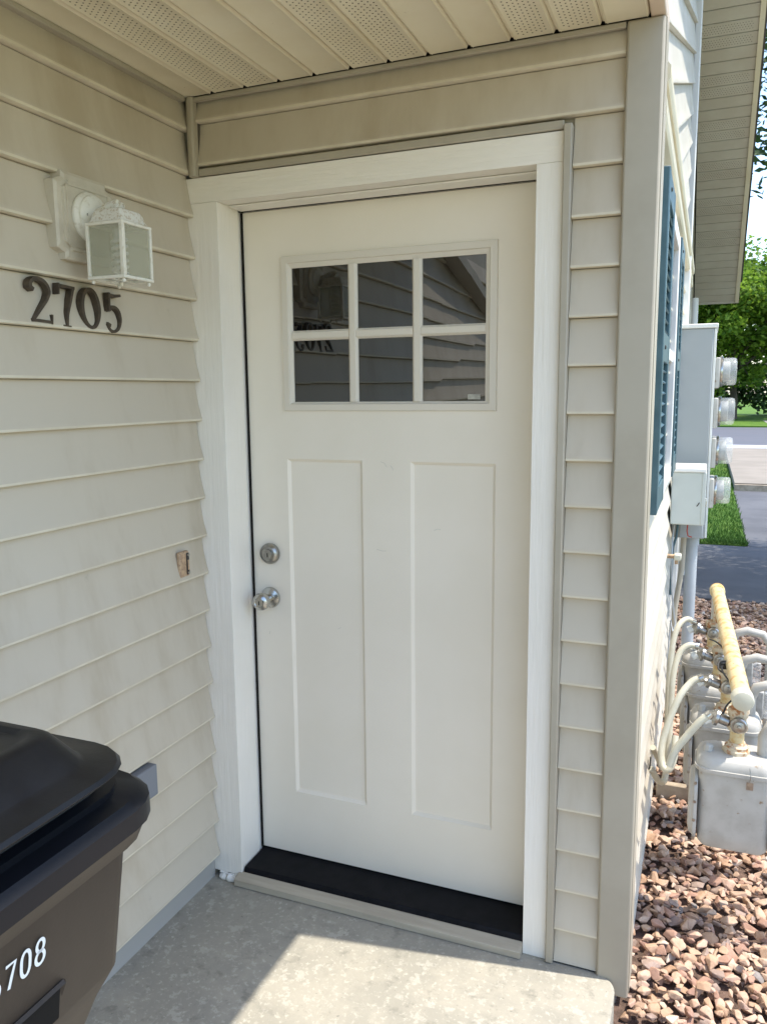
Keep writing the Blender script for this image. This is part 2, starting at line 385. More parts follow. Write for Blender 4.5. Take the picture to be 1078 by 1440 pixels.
# left (adjoining) wall : outward +x, lip at x=-.078
lw_ = thing('siding_wall', 'beige vinyl siding wall meeting the door frame, with lamp and house numbers on it', 'wall')
XL = -.1015
fL = lambda d, z, t: (XL+d, t, z)
z0 = 2.231
for i in range(20):
    z = z0 - i*E
    course(z, -4.6, -.1308+R.uniform(-.001, .001), fL, lw_, cut_hi=2.316 if i == 0 else None)
b = MB(); b.box((XL-.12, -4.6, GZ-.1), (XL-.005, .10, 4.2)); b.build('wall_core', M['trim'], lw_)
b = MB(); b.box((XL-.1, -4.6, FL-.1), (XL+.001, -.1305, .0245)); b.build('base_flashing', M['flash'], lw_, bevel=.002)
for i in range(14):     # the wall runs up outside the porch roof
    course(2.52+i*E, -4.6, -1.82, fL, lw_)

mb = MB(); a_ = (-1.90, 2.34); c_ = (-4.4, 1.69)
mb.add([(x, y, z+h) for (y, z) in (a_, c_) for x, h in ((XL+.015, 0), (XL+.10, 0), (XL+.10, .05), (XL+.015, .05))], [(0, 1, 2, 3), (4, 7, 6, 5), (0, 4, 5, 1), (1, 5, 6, 2), (2, 6, 7, 3), (3, 7, 4, 0)])
mb.build('sloped_trim', M['trim'], lw_)
# door wall : outward -y
dwl = thing('siding_wall', 'beige siding above and right of the white door, between ceiling and corner post', 'wall')
YD = -.1105
fD = lambda d, z, t: (t, YD-d, z)
for z in (2.252, 2.136):
    course(z, -.0545, 1.1045, fD, dwl, cut_hi=2.316 if z > 2.2 else None)
course(2.020, .991, 1.1045, fD, dwl)
for i in range(1, 19): course(2.020-i*E, .9905, 1.1045, fD, dwl, cut_lo=FL+.004 if i == 18 else None)
b = MB(); b.box((-.09, YD+.005, 2.12), (1.15, .12, 2.36)); b.box((.975, YD+.005, FL), (1.15, .12, 2.12)); b.build('wall_core', M['trim'], dwl)
b = MB(); b.prism([(-.0775, -.128), (-.054, -.128), (-.054, -.146), (-.060, -.150), (-.070, -.150), (-.0775, -.146)], 2.1075, 2.317, lambda u, v, t: (u, v, t)); b.build('inside_corner_trim', M['trim'], dwl)
b = MB(); b.box((.9695, -.146, FL+.003), (.9895, -.1, 2.118)); b.build('channel_trim', M['trim'], dwl, bevel=.003)
b = MB(); b.box((-.054, -.1335, 2.1095), (.9690, -.1, 2.1300)); b.build('channel_trim', M['trim'], dwl, bevel=.003)
b = MB(); b.box((-.078, -.140, 2.306), (1.103, -.128, 2.3185)); b.build('ceiling_channel', M['trim'], dwl, bevel=.002)
b = MB(); b.box((XL+.004, -1.75, 2.306), (XL+.027, -.152, 2.3185)); b.build('ceiling_channel', M['trim'], lw_, bevel=.002)

# corner post
pm = MB(); pm.box((1.1055, -.1425, -.098), (1.1875, -.03, 2.3185)); cp = pm.build('corner_post', M['trim'], None, bevel=.006, seg=3)
tag(cp, 'wide beige vertical corner post right of the narrow siding strip', 'post')
pm = MB(); pm.box((1.1877, -.127, -.09), (1.1895, -.04, 2.3185)); pm.build('side_flange', M['trim'], cp)

# gable wall beyond the corner: outward +x, lips at x=1.18
gw = thing('siding_wall', 'sunlit gable wall carrying the blue shutters and the meter cabinets', 'wall')
XG = 1.149; XB = 1.160
fG = lambda d, z, t: (XG+d, t, z)
k = 0; z = 2.020
WY0, WY1 = .50, 1.13          # window opening
while z > -.2:
    course(z, -.028, 3.4, fG, gw, m='gable_lit')
    z -= E
b = MB(); b.box((XG-.12, -.02, GZ-.1), (XG-.006, 7.0, 2.9)); b.box((XG-.12, -1.75, 2.505), (XB-.006, 2.9, 3.9)); b.box((XG-.11, -.02, 2.1), (XB-.008, 2.9, 2.504)); b.build('wall_core', M['trim'], gw)
b = MB(); b.box((XG-.03, -.02, GZ-.1), (XG+.0, 3.4, -.08)); b.build('foundation', M['sidewalk'], gw)
# stepped band
for (za, zb_, xo) in ((2.137, 2.172, .030), (2.174, 2.214, .026), (2.216, 2.262, .036)):
    b = MB(); b.prism([(XB, za), (XB+xo-.006, za), (XB+xo, za+.008), (XB+xo, zb_-.010), (XB+xo-.008, zb_), (XB, zb_)], -.028, 3.4, lambda u, v, t: (u, t, v)); b.build('band_board', M['ceiling'], gw, smooth=True)
# raked boards above the band, rising away at about 19 degrees, tips stepping along a vertical trim
SL = .3138/.9495
def raked(y0, zlo, wv, ylast):
    # lower edge through (y0, zlo) ; board height wv (vertical)
    mb = MB()
    pr = [(-.003, .0006), (.0165, .0006), (.0200, .0022), (.0204, .0075), (.0175, .016), (.0125, wv*.4), (.0075, wv*.7), (.0040, wv-.001), (-.003, wv-.001)]
    mb.prism([(d, h) for d, h in pr], y0, ylast, lambda d, h, t: (XB+d, t, zlo+h+(t-y0)*SL))
    mb.build('gable_board', M['gable_lit'], gw, smooth=True)
WB = .142
for j in range(-5, 13):
    zl_end = 3.175 - j*WB             # height of the lower edge at the far end y=2.45
    y_a = -1.0
    z_a = zl_end - (2.45-y_a)*SL
    if z_a < 2.262:                   # starts on the band
        if zl_end <= 2.262: continue
        y_a = 2.45-(zl_end-2.262)/SL; z_a = 2.262
    if y_a < -.03 and z_a < 2.362:
        y_a = min(2.45-(zl_end-2.362)/SL, 2.3) if 2.45-(zl_end-2.362)/SL < -.03 else -.028
        z_a = zl_end-(2.45-y_a)*SL
    if y_a < 2.4: raked(y_a, z_a, WB, 2.45+R.uniform(-.02, .02))
b = MB(); b.box((XB+.0, 2.62, GZ), (XB+.032, 2.72, 3.95)); b.build('corner_trim', M['white'], gw, bevel=.004)
b = MB(); b.box((XB-.0055, 2.40, 2.27), (XB-.001, 2.619, 3.95)); b.build('recess_strip', M['gap'], gw)
b = MB(); b.box((XG-.004, 3.42, GZ), (XG+.024, 3.50, 2.6)); b.build('corner_trim', M['white'], gw, bevel=.004)

# porch side above the post
b = MB(); b.box((1.1555, -1.75, 2.3190), (1.1885, -.03, 2.36)); pf = b.build('porch_fascia', M['fascia'], None, bevel=.003); tag(pf, 'tan fascia board along the open side of the porch ceiling', 'fascia')
# porch ceiling
pc = thing('porch_ceiling', 'cream vented vinyl ceiling of grooved boards over the porch', 'ceiling')
GX = [-.0985, .006] + [.006+.1045*i for i in range(1, 12)]
PERF = {1, 2, 5, 6, 9, 10}
perf_me = None
def perf_mesh(w, L, pitch, r, rows, name, flip=False):
    mb = MB(); n = int(L/pitch)
    for i in range(n):
        for j in range(rows):
            x = (j-(rows-1)/2)*(w/(rows)); yy = i*pitch + (pitch/2 if j % 2 else 0)
            mb.add([(x+r*cos(q*pi/3), yy+r*sin(q*pi/3), 0) for q in range(6)], [tuple(range(6))])
    me = bpy.data.meshes.new(name); me.from_pydata(mb.v, [], mb.f); me.materials.append(M['hole']); return me
pme = perf_mesh(.074, 1.58, .0150, .0022, 7, 'perforation')
for i in range(len(GX)-1):
    xa, xb = GX[i], min(GX[i+1], 1.154)
    if xb-xa < .03: continue
    mb = MB()
    z = 2.320
    pr = [(xa+.0005, z+.012), (xa+.0005, z+.006), (xa+.004, z+.006), (xa+.007, z+.0005), (xa+.010, z+.0005), (xa+.0115, z-.0015), (xa+.014, z), (xb-.008, z), (xb-.0055, z-.0015), (xb-.0035, z+.001), (xb-.0005, z+.008), (xb-.0005, z+.012)]
    mb.prism(pr, -1.75, -.1415, lambda u, v, t: (u, t, v)); bo = mb.build('ceiling_board', M['ceiling'], pc, smooth=True)
    if i in PERF:
        po = bpy.data.objects.new('perforation', pme); S.collection.objects.link(po); po.parent = bo; po.location = ((xa+xb)/2+.002, -1.73, z-.0004); stuff(po)
b = MB(); b.box((XL, -1.75, 2.333), (1.155, -.10, 2.345)); b.build('ceiling_backing', M['gap'], pc)
# roof over the porch
rf = MB(); rf.box((XL, -1.75, 2.362), (1.155, .1, 2.50)); rf.box((XL+.001, -1.80, 2.29), (1.20, -1.755, 2.50)); ro = rf.build('porch_roof', M['shingle']); tag(ro, 'low roof over the porch behind the ceiling boards', 'roof')

# unseen eave added over the gable wall to shade its upper boards
ev = MB(); ev.box((XB+.001, -1.7, 3.96), (1.64, 2.78, 4.10)); eo = ev.build('shade_eave', M['eave']); tag(eo, 'unseen boxed eave added high above the gable wall to shade it', 'eave')
# rake soffit descending away
rk = thing('rake_soffit', 'sloping boxed soffit of narrow vented ribs above the meter cabinets', 'soffit')
dy, dz = .8476, -.5306
Ey, Ez = 6.0, 2.30; X0, X1 = 1.145, 1.50
nP = 44; rib = .0925
pm2 = perf_mesh(.062, .30, .0165, .0027, 4, 'perforation')
slab_bg = None
for i in range(nP):
    s0 = -i*rib; s1 = s0-rib
    mb = MB()
    def fn(u, v, t): return (t, Ey+dy*u + .5306*v, Ez+dz*u + .8476*v)
    pr = [(s0-.0012, .014), (s0-.0012, .008), (s0-.004, 0), (s1+.010, 0), (s1+.006, -.002), (s1+.0015, -.002), (s1+.0015, .014)]
    mb.prism(pr, X0, X1-.002, fn); bo = mb.build('soffit_panel', M['eave'], rk)
    if (i % 4) in (0, 1) and i > 5:
        po = bpy.data.objects.new('perforation', pm2); S.collection.objects.link(po); po.parent = bo; stuff(po)
        mid = (s0+s1)/2
        X = Vector((0, dy, dz)); Y = Vector((1, 0, 0)); Z = X.cross(Y)
        po.matrix_local = Matrix(((X.x, Y.x, Z.x, X0+.03), (X.y, Y.y, Z.y, Ey+dy*mid-.0004), (X.z, Y.z, Z.z, Ez+dz*mid-.0007), (0, 0, 0, 1)))
def slab_along(x0, x1, h0, h1, name, m, par):
    mb = MB(); pr = [(x0, h0), (x1, h0), (x1, h1), (x0, h1)]
    a = (Ey+.0, Ez+.0); bq = (Ey-dy*nP*rib, Ez-dz*nP*rib)
    vs = [(u, a[0], a[1]+v) for u, v in pr] + [(u, bq[0], bq[1]+v) for u, v in pr]
    mb.add(vs, [(0, 1, 2, 3), (4, 7, 6, 5), (0, 4, 5, 1), (1, 5, 6, 2), (2, 6, 7, 3), (3, 7, 4, 0)])
    return mb.build(name, m, par)
slab_along(X1-.0015, X1+.030, -.016, .16, 'fascia_board', M['ceiling'], rk)
slab_along(X0, X1-.003, .022, .03, 'soffit_backing', M['gap'], rk)
slab_along(X0-.3, X1+.05, .165, .20, 'roof_edge', M['shingle'], rk)
slab_along(X0-.012, X0-.001, -.11, .02, 'frieze_board', M['trim'], rk)
slab_along(X0-.012, X0+.008, -.004, .0, 'frieze_shadow', M['gap'], rk)
b = MB(); b.box((X0, Ey+.001, Ez-.02), (X1+.030, Ey+.02, Ez+.18)); b.build('end_cap', M['trim'], rk)
b = MB(); b.prism([(Ey, GZ), (Ey, Ez+.1), (Ey-dy*nP*rib, Ez-dz*nP*rib+.1), (1.0, GZ)], X0-.12, X0-.012, lambda u, v, t: (t, u, v)); b.build('gable_core', M['siding'], rk)
# downspout at the far corner
tag(MB().tube([(1.165, 5.6, 2.3), (1.165, 5.6, GZ)], .03, 10).build('downspout', M['white'], None, smooth=True), 'thin white downspout beyond the cabinets under the soffit', 'downspout')

# ---------------------------------------------------------------- door
WD = .9135
door = thing('front_door', 'cream craftsman door with six dark panes above two tall recessed panels', 'door')
xa, xb = .1326, .3818; za, zb_ = .22, 1.302
def panel_grid(mb, x0, x1, y, z0, z1): mb.add([(x0, y, z0), (x1, y, z0), (x1, y, z1), (x0, y, z1)], [(0, 1, 2, 3)])
sb = MB()
def slabpart(x0, x1, z0, z1): sb.box((x0, 0, z0), (x1, .044, z1))
# stiles & rails with butt joints hidden: one continuous front made of a grid of quads
xs = [0, .131, xa, xb, WD-xb, WD-xa, WD-.131, WD]
zs = [.004, za, zb_, 1.446, 1.896, 2.03]
holes = [(.1326, .3818, za, zb_), (WD-.3818, WD-.1326, za, zb_), (.131, WD-.131, 1.446, 1.896)]
X = sorted(set([0, .131, .1326, .3818, WD-.3818, WD-.1326, WD-.131, WD])); Z = zs
idx = {}; vs = []; fs = []
def vid(x, z):
    if (x, z) not in idx: idx[(x, z)] = len(vs); vs.append((x, 0, z))
    return idx[(x, z)]
for i in range(len(X)-1):
    for j in range(len(Z)-1):
        cx, cz = (X[i]+X[i+1])/2, (Z[j]+Z[j+1])/2
        if any(a < cx < b_ and c < cz < d for a, b_, c, d in holes): continue
        fs.append((vid(X[i], Z[j]), vid(X[i+1], Z[j]), vid(X[i+1], Z[j+1]), vid(X[i], Z[j+1])))
sb.add(vs, fs)
for a, b_, c, d in holes[:2]:     # sloped sticking down to the panel
    w, dp = .009, .009
    o4 = [(a, 0, c), (b_, 0, c), (b_, 0, d), (a, 0, d)]; i4 = [(a+w, dp, c+w), (b_-w, dp, c+w), (b_-w, dp, d-w), (a+w, dp, d-w)]
    sb.add(o4+i4, [(0, 1, 5, 4), (1, 2, 6, 5), (2, 3, 7, 6), (3, 0, 4, 7), (4, 5, 6, 7)])
sb.add([(0, 0, .004), (0, .044, .004), (0, .044, 2.03), (0, 0, 2.03)], [(0, 1, 2, 3)])
sb.add([(WD, 0, .004), (WD, .044, .004), (WD, .044, 2.03), (WD, 0, 2.03)], [(0, 1, 2, 3)])
sb.add([(0, 0, 2.03), (WD, 0, 2.03), (WD, .044, 2.03), (0, .044, 2.03)], [(0, 1, 2, 3)])
slab = sb.build('door_slab', M['door'], door)
# lite frame
LF = thing('lite_frame', '', ''); 
del LF['label'], LF['category']; bpy.data.objects.remove(LF)
fr = MB(); A0, A1, C0, C1 = .131, WD-.131, 1.446, 1.896; G0, G1, H0, H1 = .1639, WD-.1639, 1.4732, 1.8611
def ring(o, i, yo, yi):
    oa = [(o[0], yo, o[2]), (o[1], yo, o[2]), (o[1], yo, o[3]), (o[0], yo, o[3])]; ia = [(i[0], yi, i[2]), (i[1], yi, i[2]), (i[1], yi, i[3]), (i[0], yi, i[3])]
    fr.add(oa+ia, [(0, 1, 5, 4), (1, 2, 6, 5), (2, 3, 7, 6), (3, 0, 4, 7)])
q = lambda d: (A0+d, A1-d, C0+d, C1-d)
gq = (G0, G1, H0, H1)
ring(q(-.0006), q(.002), .001, -.008); ring(q(.002), q(.020), -.008, -.009); ring(q(.020), q(.0225), -.009, -.0045); ring(q(.0225), gq, -.0045, -.0005); ring(gq, (G0, G1, H0, H1), -.0005, .012)
fo = fr.build('lite_frame', M['lite'], door)
mu = .015
gx = [G0 + (G1-G0)/3, G0+2*(G1-G0)/3]; gz = (H0+H1)/2
def bar(p, name='muntin'):
    mb = MB(); x0, x1, z0_, z1_ = p
    vert = (z1_-z0_) > (x1-x0)
    pr = [(-mu, .004), (-mu*.95, .0), (-mu*.55, -.0065), (mu*.55, -.0065), (mu*.95, .0), (mu, .004), (mu, .012), (-mu, .012)]
    if vert: mb.prism(pr, z0_, z1_, lambda u, v, t: ((x0+x1)/2+u, v, t))
    else: mb.prism(pr, x0, x1, lambda u, v, t: (t, v+.0004, (z0_+z1_)/2+u))
    mb.build(name, M['lite'], fo)
for x in gx: bar((x-mu, x+mu, H0, H1))
ex = [G0, gx[0]-mu+.003, gx[0]+mu-.003, gx[1]-mu+.003, gx[1]+mu-.003, G1]
for i in range(3):
    bar((ex[2*i], ex[2*i+1], gz-mu, gz+mu))
cols = [(G0, gx[0]-mu+.004), (gx[0]+mu-.004, gx[1]-mu+.004), (gx[1]+mu-.004, G1)]; rows = [(H0, gz-mu+.004), (gz+mu-.004, H1)]
for c in cols:
    for r in rows:
        mb = MB(); t1, t2 = R.uniform(-.0006, .0006), R.uniform(-.0006, .0006)
        mb.add([(c[0], .0035, r[0]), (c[1], .0035+t1, r[0]), (c[1], .0035+t2, r[1]), (c[0], .0035+t2, r[1])], [(0, 1, 2, 3)])
        mb.build('glass_pane', M['glass'], fo)
b = MB(); b.box((G0-.01, .02, H0-.01), (G1+.01, .03, H1+.01)); b.build('dark_backing', M['gap'], door)
b = MB(); b.box((.70, .0022, 1.478), (.735, .0030, 1.492)); b.build('etched_mark', M['steel_d'], fo)
b = MB(); b.box((0.001, .004, -.020), (WD-.001, .040, .0035)); b.build('door_sweep', M['black'], door)
# faint handling marks in the paint
sc = mat('scuff_grey', (.58, .55, .47), .6)
for k_, P_ in enumerate(([(.44, 1.300), (.452, 1.296), (.459, 1.285)], [(.470, 1.290), (.476, 1.284), (.479, 1.276)], [(.425, 1.040), (.442, 1.036), (.455, 1.037)], [(.60, 1.105), (.612, 1.110), (.620, 1.108)], [(.29, .78), (.30, .785)], [(.052, .74), (.055, .75)])):
    mb = MB(); mb.tube([(x_, -.0001+(.009 if k_ in (3, 4) else 0), z_) for x_, z_ in P_], .0007, 6); mb.build('scuff_mark', sc, door)
# lock set
def deadbolt(cx, cz):
    mb = MB(); mb.lathe([(.0, 0), (.0325, 0), (.0330, -.004), (.0325, -.010), (.030, -.016), (.0245, -.020), (.0235, -.0205), (.0225, -.018), (.0160, -.018), (.0155, -.022), (.0, -.022)], (cx, -.0006, cz), (0, 1, 0), 40)
    o = mb.build('deadbolt', M['steel_d'], door, smooth=True)
    k = MB(); k.box((cx-.0013, -.0236, cz-.008), (cx+.0013, -.0225, cz+.004)); k.build('keyway', M['gap'], o); return o
deadbolt(.066, 1.004)
kb_ = MB(); kb_.lathe([(0, 0), (.033, 0), (.0335, -.003), (.031, -.009), (.022, -.013), (.013, -.016), (.0125, -.030), (.0135, -.036), (.022, -.041), (.0265, -.050), (.0275, -.060), (.0255, -.069), (.018, -.0745), (.0145, -.0755), (.0135, -.0740), (0, -.0740)], (.062, -.0006, .862), (0, 1, 0), 40)
ko = kb_.build('door_knob', M['steel'], door, smooth=True)
k = MB(); k.box((.0607, -.0757, .855), (.0633, -.0748, .867)); k.build('keyway', M['gap'], ko)

# door frame: casing, jamb, sill
dfm = thing('door_frame', 'white wood grain casing and jamb around the cream door', 'door frame')
JZ = 2.038; JXR = .9175
b = MB(); b.box((-.106, -.129, -.030), (.0005, -.020, JZ-.0004)); b.build('casing_board', M['casing'], dfm, bevel=.0010)
b = MB(); b.box((.9045, -.129, -.050), (.9690, -.020, JZ-.0004)); b.build('casing_board', M['casing'], dfm, bevel=.0010)
b = MB(); b.box((-.106, -.1290, JZ), (.9690, -.020, 2.107)); b.build('casing_board', M['casing_h'], dfm, bevel=.0010)
b = MB(); b.box((.0007, -.006, .002), (.0052, -.0004, JZ-.0085)); b.build('weatherstrip', M['gap'], dfm)
b = MB(); b.box((-.03, -.019, -.02), (-.0035, .06, JZ-.004)); b.build('jamb', M['jamb'], dfm)
b = MB(); b.box((WD+.003, -.019, -.02), (WD+.03, .06, JZ-.004)); b.build('jamb', M['jamb'], dfm)
b = MB(); b.box((.0045, -.075, JZ-.006), (.9040, .06, JZ-.001)); b.build('head_stop', M['jamb'], dfm, bevel=.0015)
b = MB(); b.box((-.0032, .003, -.02), (-.0008, .05, JZ-.008)); b.box((.0, .003, 2.0315), (WD, .05, JZ-.0065)); b.box((WD+.0008, .003, 0), (WD+.0028, .05, JZ-.008)); b.build('weatherstrip', M['gap'], dfm)
b = MB(); b.box((-.0045, -.012, JZ-.0075), (WD, -.0075, JZ-.0062)); b.build('weatherstrip', M['gap'], dfm)
b = MB(); b.prism([(-.124, -.012), (-.118, -.003), (-.004, -.001), (.06, -.001), (.06, -.04), (-.124, -.04)], .0045, .9040, lambda u, v, t: (t, u, v)); b.build('threshold', M['black'], dfm, bevel=.001)
b = MB(); b.prism([(-.160, FL+.002), (-.160, -.0275), (-.1245, -.0175), (-.1245, FL+.002)], -.012, .9040, lambda u, v, t: (t, u, v)); b.build('sill', M['sill'], dfm, bevel=.0015)
ck = MB(); r_ = random.Random(3)
pp = [(-.078+.012*i, -.1345+r_.uniform(-.004, .004), FL+.007+r_.uniform(-.003, .004)) for i in range(7)]
ck.tube(pp, [.007, .012, .009, .013, .010, .012, .005], 10); ck.tube([(-.080, -.132, -.030), (-.05, -.133, -.032), (0, -.132, -.031)], .0035, 8)
ck.build('caulk', M['caulk'], dfm, smooth=True)

b = MB(); b.box((XL, .062, FL-.1), (1.15, .118, 2.119)); b.build('frame_backing', M['gap'], dfm)
# ---------------------------------------------------------------- house numbers (on the left wall, facing +x; runs along +y)
def stroke(mb, pts, w, x0, x1, y0, z0, sy, sz, closed=False):
    P = [Vector((p[0]*sy, p[1]*sz)) for p in pts]; n = len(P); L = []; Rr = []
    ws = w if isinstance(w, (list, tuple)) else [w]*n
    for i, p in enumerate(P):
        a = P[(i-1) % n] if (closed or i) else P[i]; c = P[(i+1) % n] if (closed or i < n-1) else P[i]
        t = (c-a).normalized(); nn = Vector((-t.y, t.x)); L.append(p+nn*ws[i]/2); Rr.append(p-nn*ws[i]/2)
    vs = []; e = .0012
    for i in range(n):
        for q_, (xx, k_) in zip((L[i], L[i], Rr[i], Rr[i]), ((x0, 1), (x1, .78), (x1, .78), (x0, 1))):
            c_ = P[i]; qq = c_+(q_-c_)*k_; vs.append((xx, y0+qq.x, z0+qq.y))
    fs = []
    for i in range(n if closed else n-1):
        j = (i+1) % n
        for k_ in range(4): fs.append((i*4+k_, i*4+(k_+1) % 4, j*4+(k_+1) % 4, j*4+k_))
    if not closed: fs += [(0, 1, 2, 3), ((n-1)*4+3, (n-1)*4+2, (n-1)*4+1, (n-1)*4)]
    mb.add(vs, fs)
def spline(cp, n=8):
    out = []; P = [Vector(c) for c in cp]; P = [P[0]*2-P[1]]+P+[P[-1]*2-P[-2]]
    for i in range(1, len(P)-2):
        for k_ in range(n):
            t = k_/n; a, b_, c, d = P[i-1:i+3]
            out.append(.5*((2*b_)+(-a+c)*t+(2*a-5*b_+4*c-d)*t*t+(-a+3*b_-3*c+d)*t**3))
    out.append(P[-2]); return [(v.x, v.y) for v in out]
DIG = {'2': [(spline([(.08, .76), (.10, .90), (.32, 1.0), (.62, .95), (.78, .78), (.70, .58), (.42, .32), (.14, .07)]), [.20, .18, .16]), ([(.08, .055), (.30, .065), (.86, .065)], .15), ([(.86, .02), (.88, .24)], .09), ([(.06, .80), (.20, .74)], .20)],
       '7': [([(.04, .93), (.86, .93)], .15), ([(.07, .98), (.06, .72)], .10), (spline([(.80, .95), (.66, .62), (.50, .30), (.46, .02)]), .17), ([(.28, .02), (.66, .02)], .07)],
       '5': [([(.20, .98), (.20, .52)], .13), ([(.15, .93), (.60, .92), (.82, .96)], .15), (spline([(.20, .54), (.42, .64), (.70, .56), (.80, .34), (.68, .12), (.42, .02), (.20, .06), (.12, .20)]), .17), ([(.10, .20), (.26, .16)], .18)],
       '8': [], '0': []}
def digit(ch, y0, z0, w, h, xs_, name, label, m, tilt=0):
    mb = MB()
    if ch == '0':
        pts = [(.5+.40*cos(a), .5+.46*sin(a)) for a in [2*pi*i/32 for i in range(32)]]
        ws = [.0128-.003*abs(sin(2*pi*i/32)) for i in range(32)]
        stroke(mb, pts, ws, xs_[0], xs_[1], y0, z0, w, h, True)
    else:
        for kk, (pts, ww) in enumerate(DIG[ch]):
            wl = ww if not isinstance(ww, list) else [ww[min(2, int(3*i/len(pts)))] for i in range(len(pts))]
            wl = [x_*.054 for x_ in wl] if isinstance(wl, list) else wl*.054
            stroke(mb, pts, wl, xs_[0], xs_[1]-kk*.0002, y0, z0, w, h)
    o = mb.build(name, m)
    if tilt:
        c = Vector((0, y0+w/2, z0+h/2)); o.matrix_world = Matrix.Translation(c) @ Matrix.Rotation(tilt, 4, 'X') @ Matrix.Translation(-c)
    return o
# siding face tilts: digits stand a few mm off it
zN = 1.658
for ch, y0, w, tl, dzn, lb in (('2', -.762, .076, -.03, 0, 'dark aged brass house number 2, first digit below the lamp'), ('7', -.678, .062, -.05, -.001, 'dark aged brass house number 7 with a straight top bar'),
                      ('0', -.606, .070, .03, -.001, 'dark aged brass house number 0 with worn golden spots'), ('5', -.520, .067, -.04, -.004, 'dark aged brass house number 5, the digit nearest the door')):
    o = digit(ch, y0, zN+dzn, w, .098, (-.092, -.0750), 'house_number', lb, M['brass'], tl); tag(o, lb, 'house number', 'brass house numbers on the side wall')

# ---------------------------------------------------------------- wall lamp
lamp = thing('wall_lamp', 'weathered white wall lantern with frosted panes on a notched block', 'lamp')
cy, cz = -.578, 1.9075
def notched(w, h, n):
    return [(-w+n, -h), (w-n, -h), (w-n, -h+n*.6), (w, -h+n), (w, h-n), (w-n, h-n*.6), (w-n, h), (-w+n, h), (-w+n, h-n*.6), (-w, h-n), (-w, -h+n), (-w+n, -h+n*.6)]
mb = MB(); P1 = notched(.097, .098, .024); P2 = notched(.090, .091, .024); P3 = notched(.078, .079, .018); P4 = [(-.068, -.069), (.068, -.069), (.068, .069), (-.068, .069)]
def loft(mb, rings):
    n = len(rings[0][1]); vs = []; fs = []
    for x, pr in rings: vs += [(x, cy+u, cz+v) for u, v in pr]
    for i in range(len(rings)-1):
        for k_ in range(n): fs.append((i*n+k_, i*n+(k_+1) % n, (i+1)*n+(k_+1) % n, (i+1)*n+k_))
    fs.append(tuple(range((len(rings)-1)*n, len(rings)*n))); mb.add(vs, fs)
loft(mb, [(-.098, P1), (-.070, P1), (-.066, P2), (-.066, P3), (-.060, [(u*.98, v*.98) for u, v in P3]), (-.060, [(u*.93, v*.93) for u, v in P3])])
blk = mb.build('mounting_block', M['block'], lamp)
mb = MB(); s_ = .0675
for u, v, p_ in ((-s_, 0, (.0022, s_)), (s_, 0, (.0022, s_)), (0, -s_, (s_, .0022)), (0, s_, (s_, .0022))): mb.box((-.0605, cy+u-p_[0], cz+v-p_[1]), (-.0575, cy+u+p_[0], cz+v+p_[1]))
mb.build('raised_border', M['block'], blk)
mb = MB(); mb.lathe([(.056, 0), (.0575, .004), (.056, .010), (.050, .015), (.049, .020), (.040, .026), (.022, .031), (.0, .032)], (-.0598, cy, cz+.004), (1, 0, 0), 40); can = mb.build('wall_canopy', M['lampwhite'], lamp, smooth=True)
mb = MB(); mb.lathe([(.005, 0), (.005, .004), (.003, .006), (0, .006)], (-.038, cy-.033, cz+.004), (1, 0, 0), 12); mb.build('screw', M['steel_d'], can, smooth=True)
mb = MB(); mb.tube([(-.035, cy, cz+.006), (-.015, cy, cz+.012), (.004, cy, cz+.022), (.020, cy, cz+.026), (.033, cy, cz+.018)], [.019, .015, .013, .013, .014], 16); mb.build('arm', M['lamptop'], lamp, smooth=True)
X0l, X1l, Y0l, Y1l, Z0l, Z1l = -.019, .078, -.632, -.535, 1.765, 1.884
cxl, cyl = (X0l+X1l)/2, (Y0l+Y1l)/2
mb = MB()
def sq(h, z): return [(cxl-h, cyl-h, z), (cxl+h, cyl-h, z), (cxl+h, cyl+h, z), (cxl-h, cyl+h, z)]
rs = [sq(.047, Z1l+.005), sq(.043, Z1l+.012), sq(.040, Z1l+.024), sq(.034, Z1l+.034), sq(.012, Z1l+.039)]
vs = [v for r in rs for v in r]; fs = []
for i in range(len(rs)-1):
    for k_ in range(4): fs.append((i*4+k_, i*4+(k_+1) % 4, (i+1)*4+(k_+1) % 4, (i+1)*4+k_))
fs.append((16, 17, 18, 19)); mb.add(vs, fs); cap = mb.build('lamp_cap', M['lamptop'], lamp, bevel=.003)
mb = MB(); mb.lathe([(.004, 0), (.005, .006), (.003, .010), (.0055, .016), (.003, .022), (0, .023)], (cxl, cyl, Z1l+.038), (0, 0, 1), 12); mb.build('finial', M['lampwhite'], cap, smooth=True)
t_ = .0045
for z_ in (Z0l, Z1l):
    hh = .0035; e_ = .004
    for p0, p1 in (((X0l-e_, Y0l-e_, z_-hh), (X1l+e_, Y0l+t_, z_+hh)), ((X0l-e_, Y1l-t_, z_-hh), (X1l+e_, Y1l+e_, z_+hh)),
                   ((X0l-e_, Y0l+t_+.0002, z_-hh+.0002), (X0l+t_, Y1l-t_-.0002, z_+hh-.0002)), ((X1l-t_, Y0l+t_+.0002, z_-hh+.0002), (X1l+e_, Y1l-t_-.0002, z_+hh-.0002))):
        mb = MB(); mb.box(p0, p1); mb.build('frame_rail', M['lampwhite'], lamp, bevel=.0012)
for x in (X0l, X1l):
    for y in (Y0l, Y1l):
        w_ = .0048 if (x == X1l and y == Y0l) else .0036
        mb = MB(); mb.box((x-w_, y-w_, Z0l+.0036), (x+w_, y+w_, Z1l-.0036)); mb.build('corner_bar', M['lampwhite'], lamp, bevel=.001)
        mb = MB(); mb.lathe([(.002, 0), (.0042, -.003), (.0042, -.006), (.002, -.009), (0, -.009)], (x*.9+cxl*.1, y*.9+cyl*.1, Z0l-.0036), (0, 0, 1), 10); mb.build('foot_bead', M['lampwhite'], lamp, smooth=True)
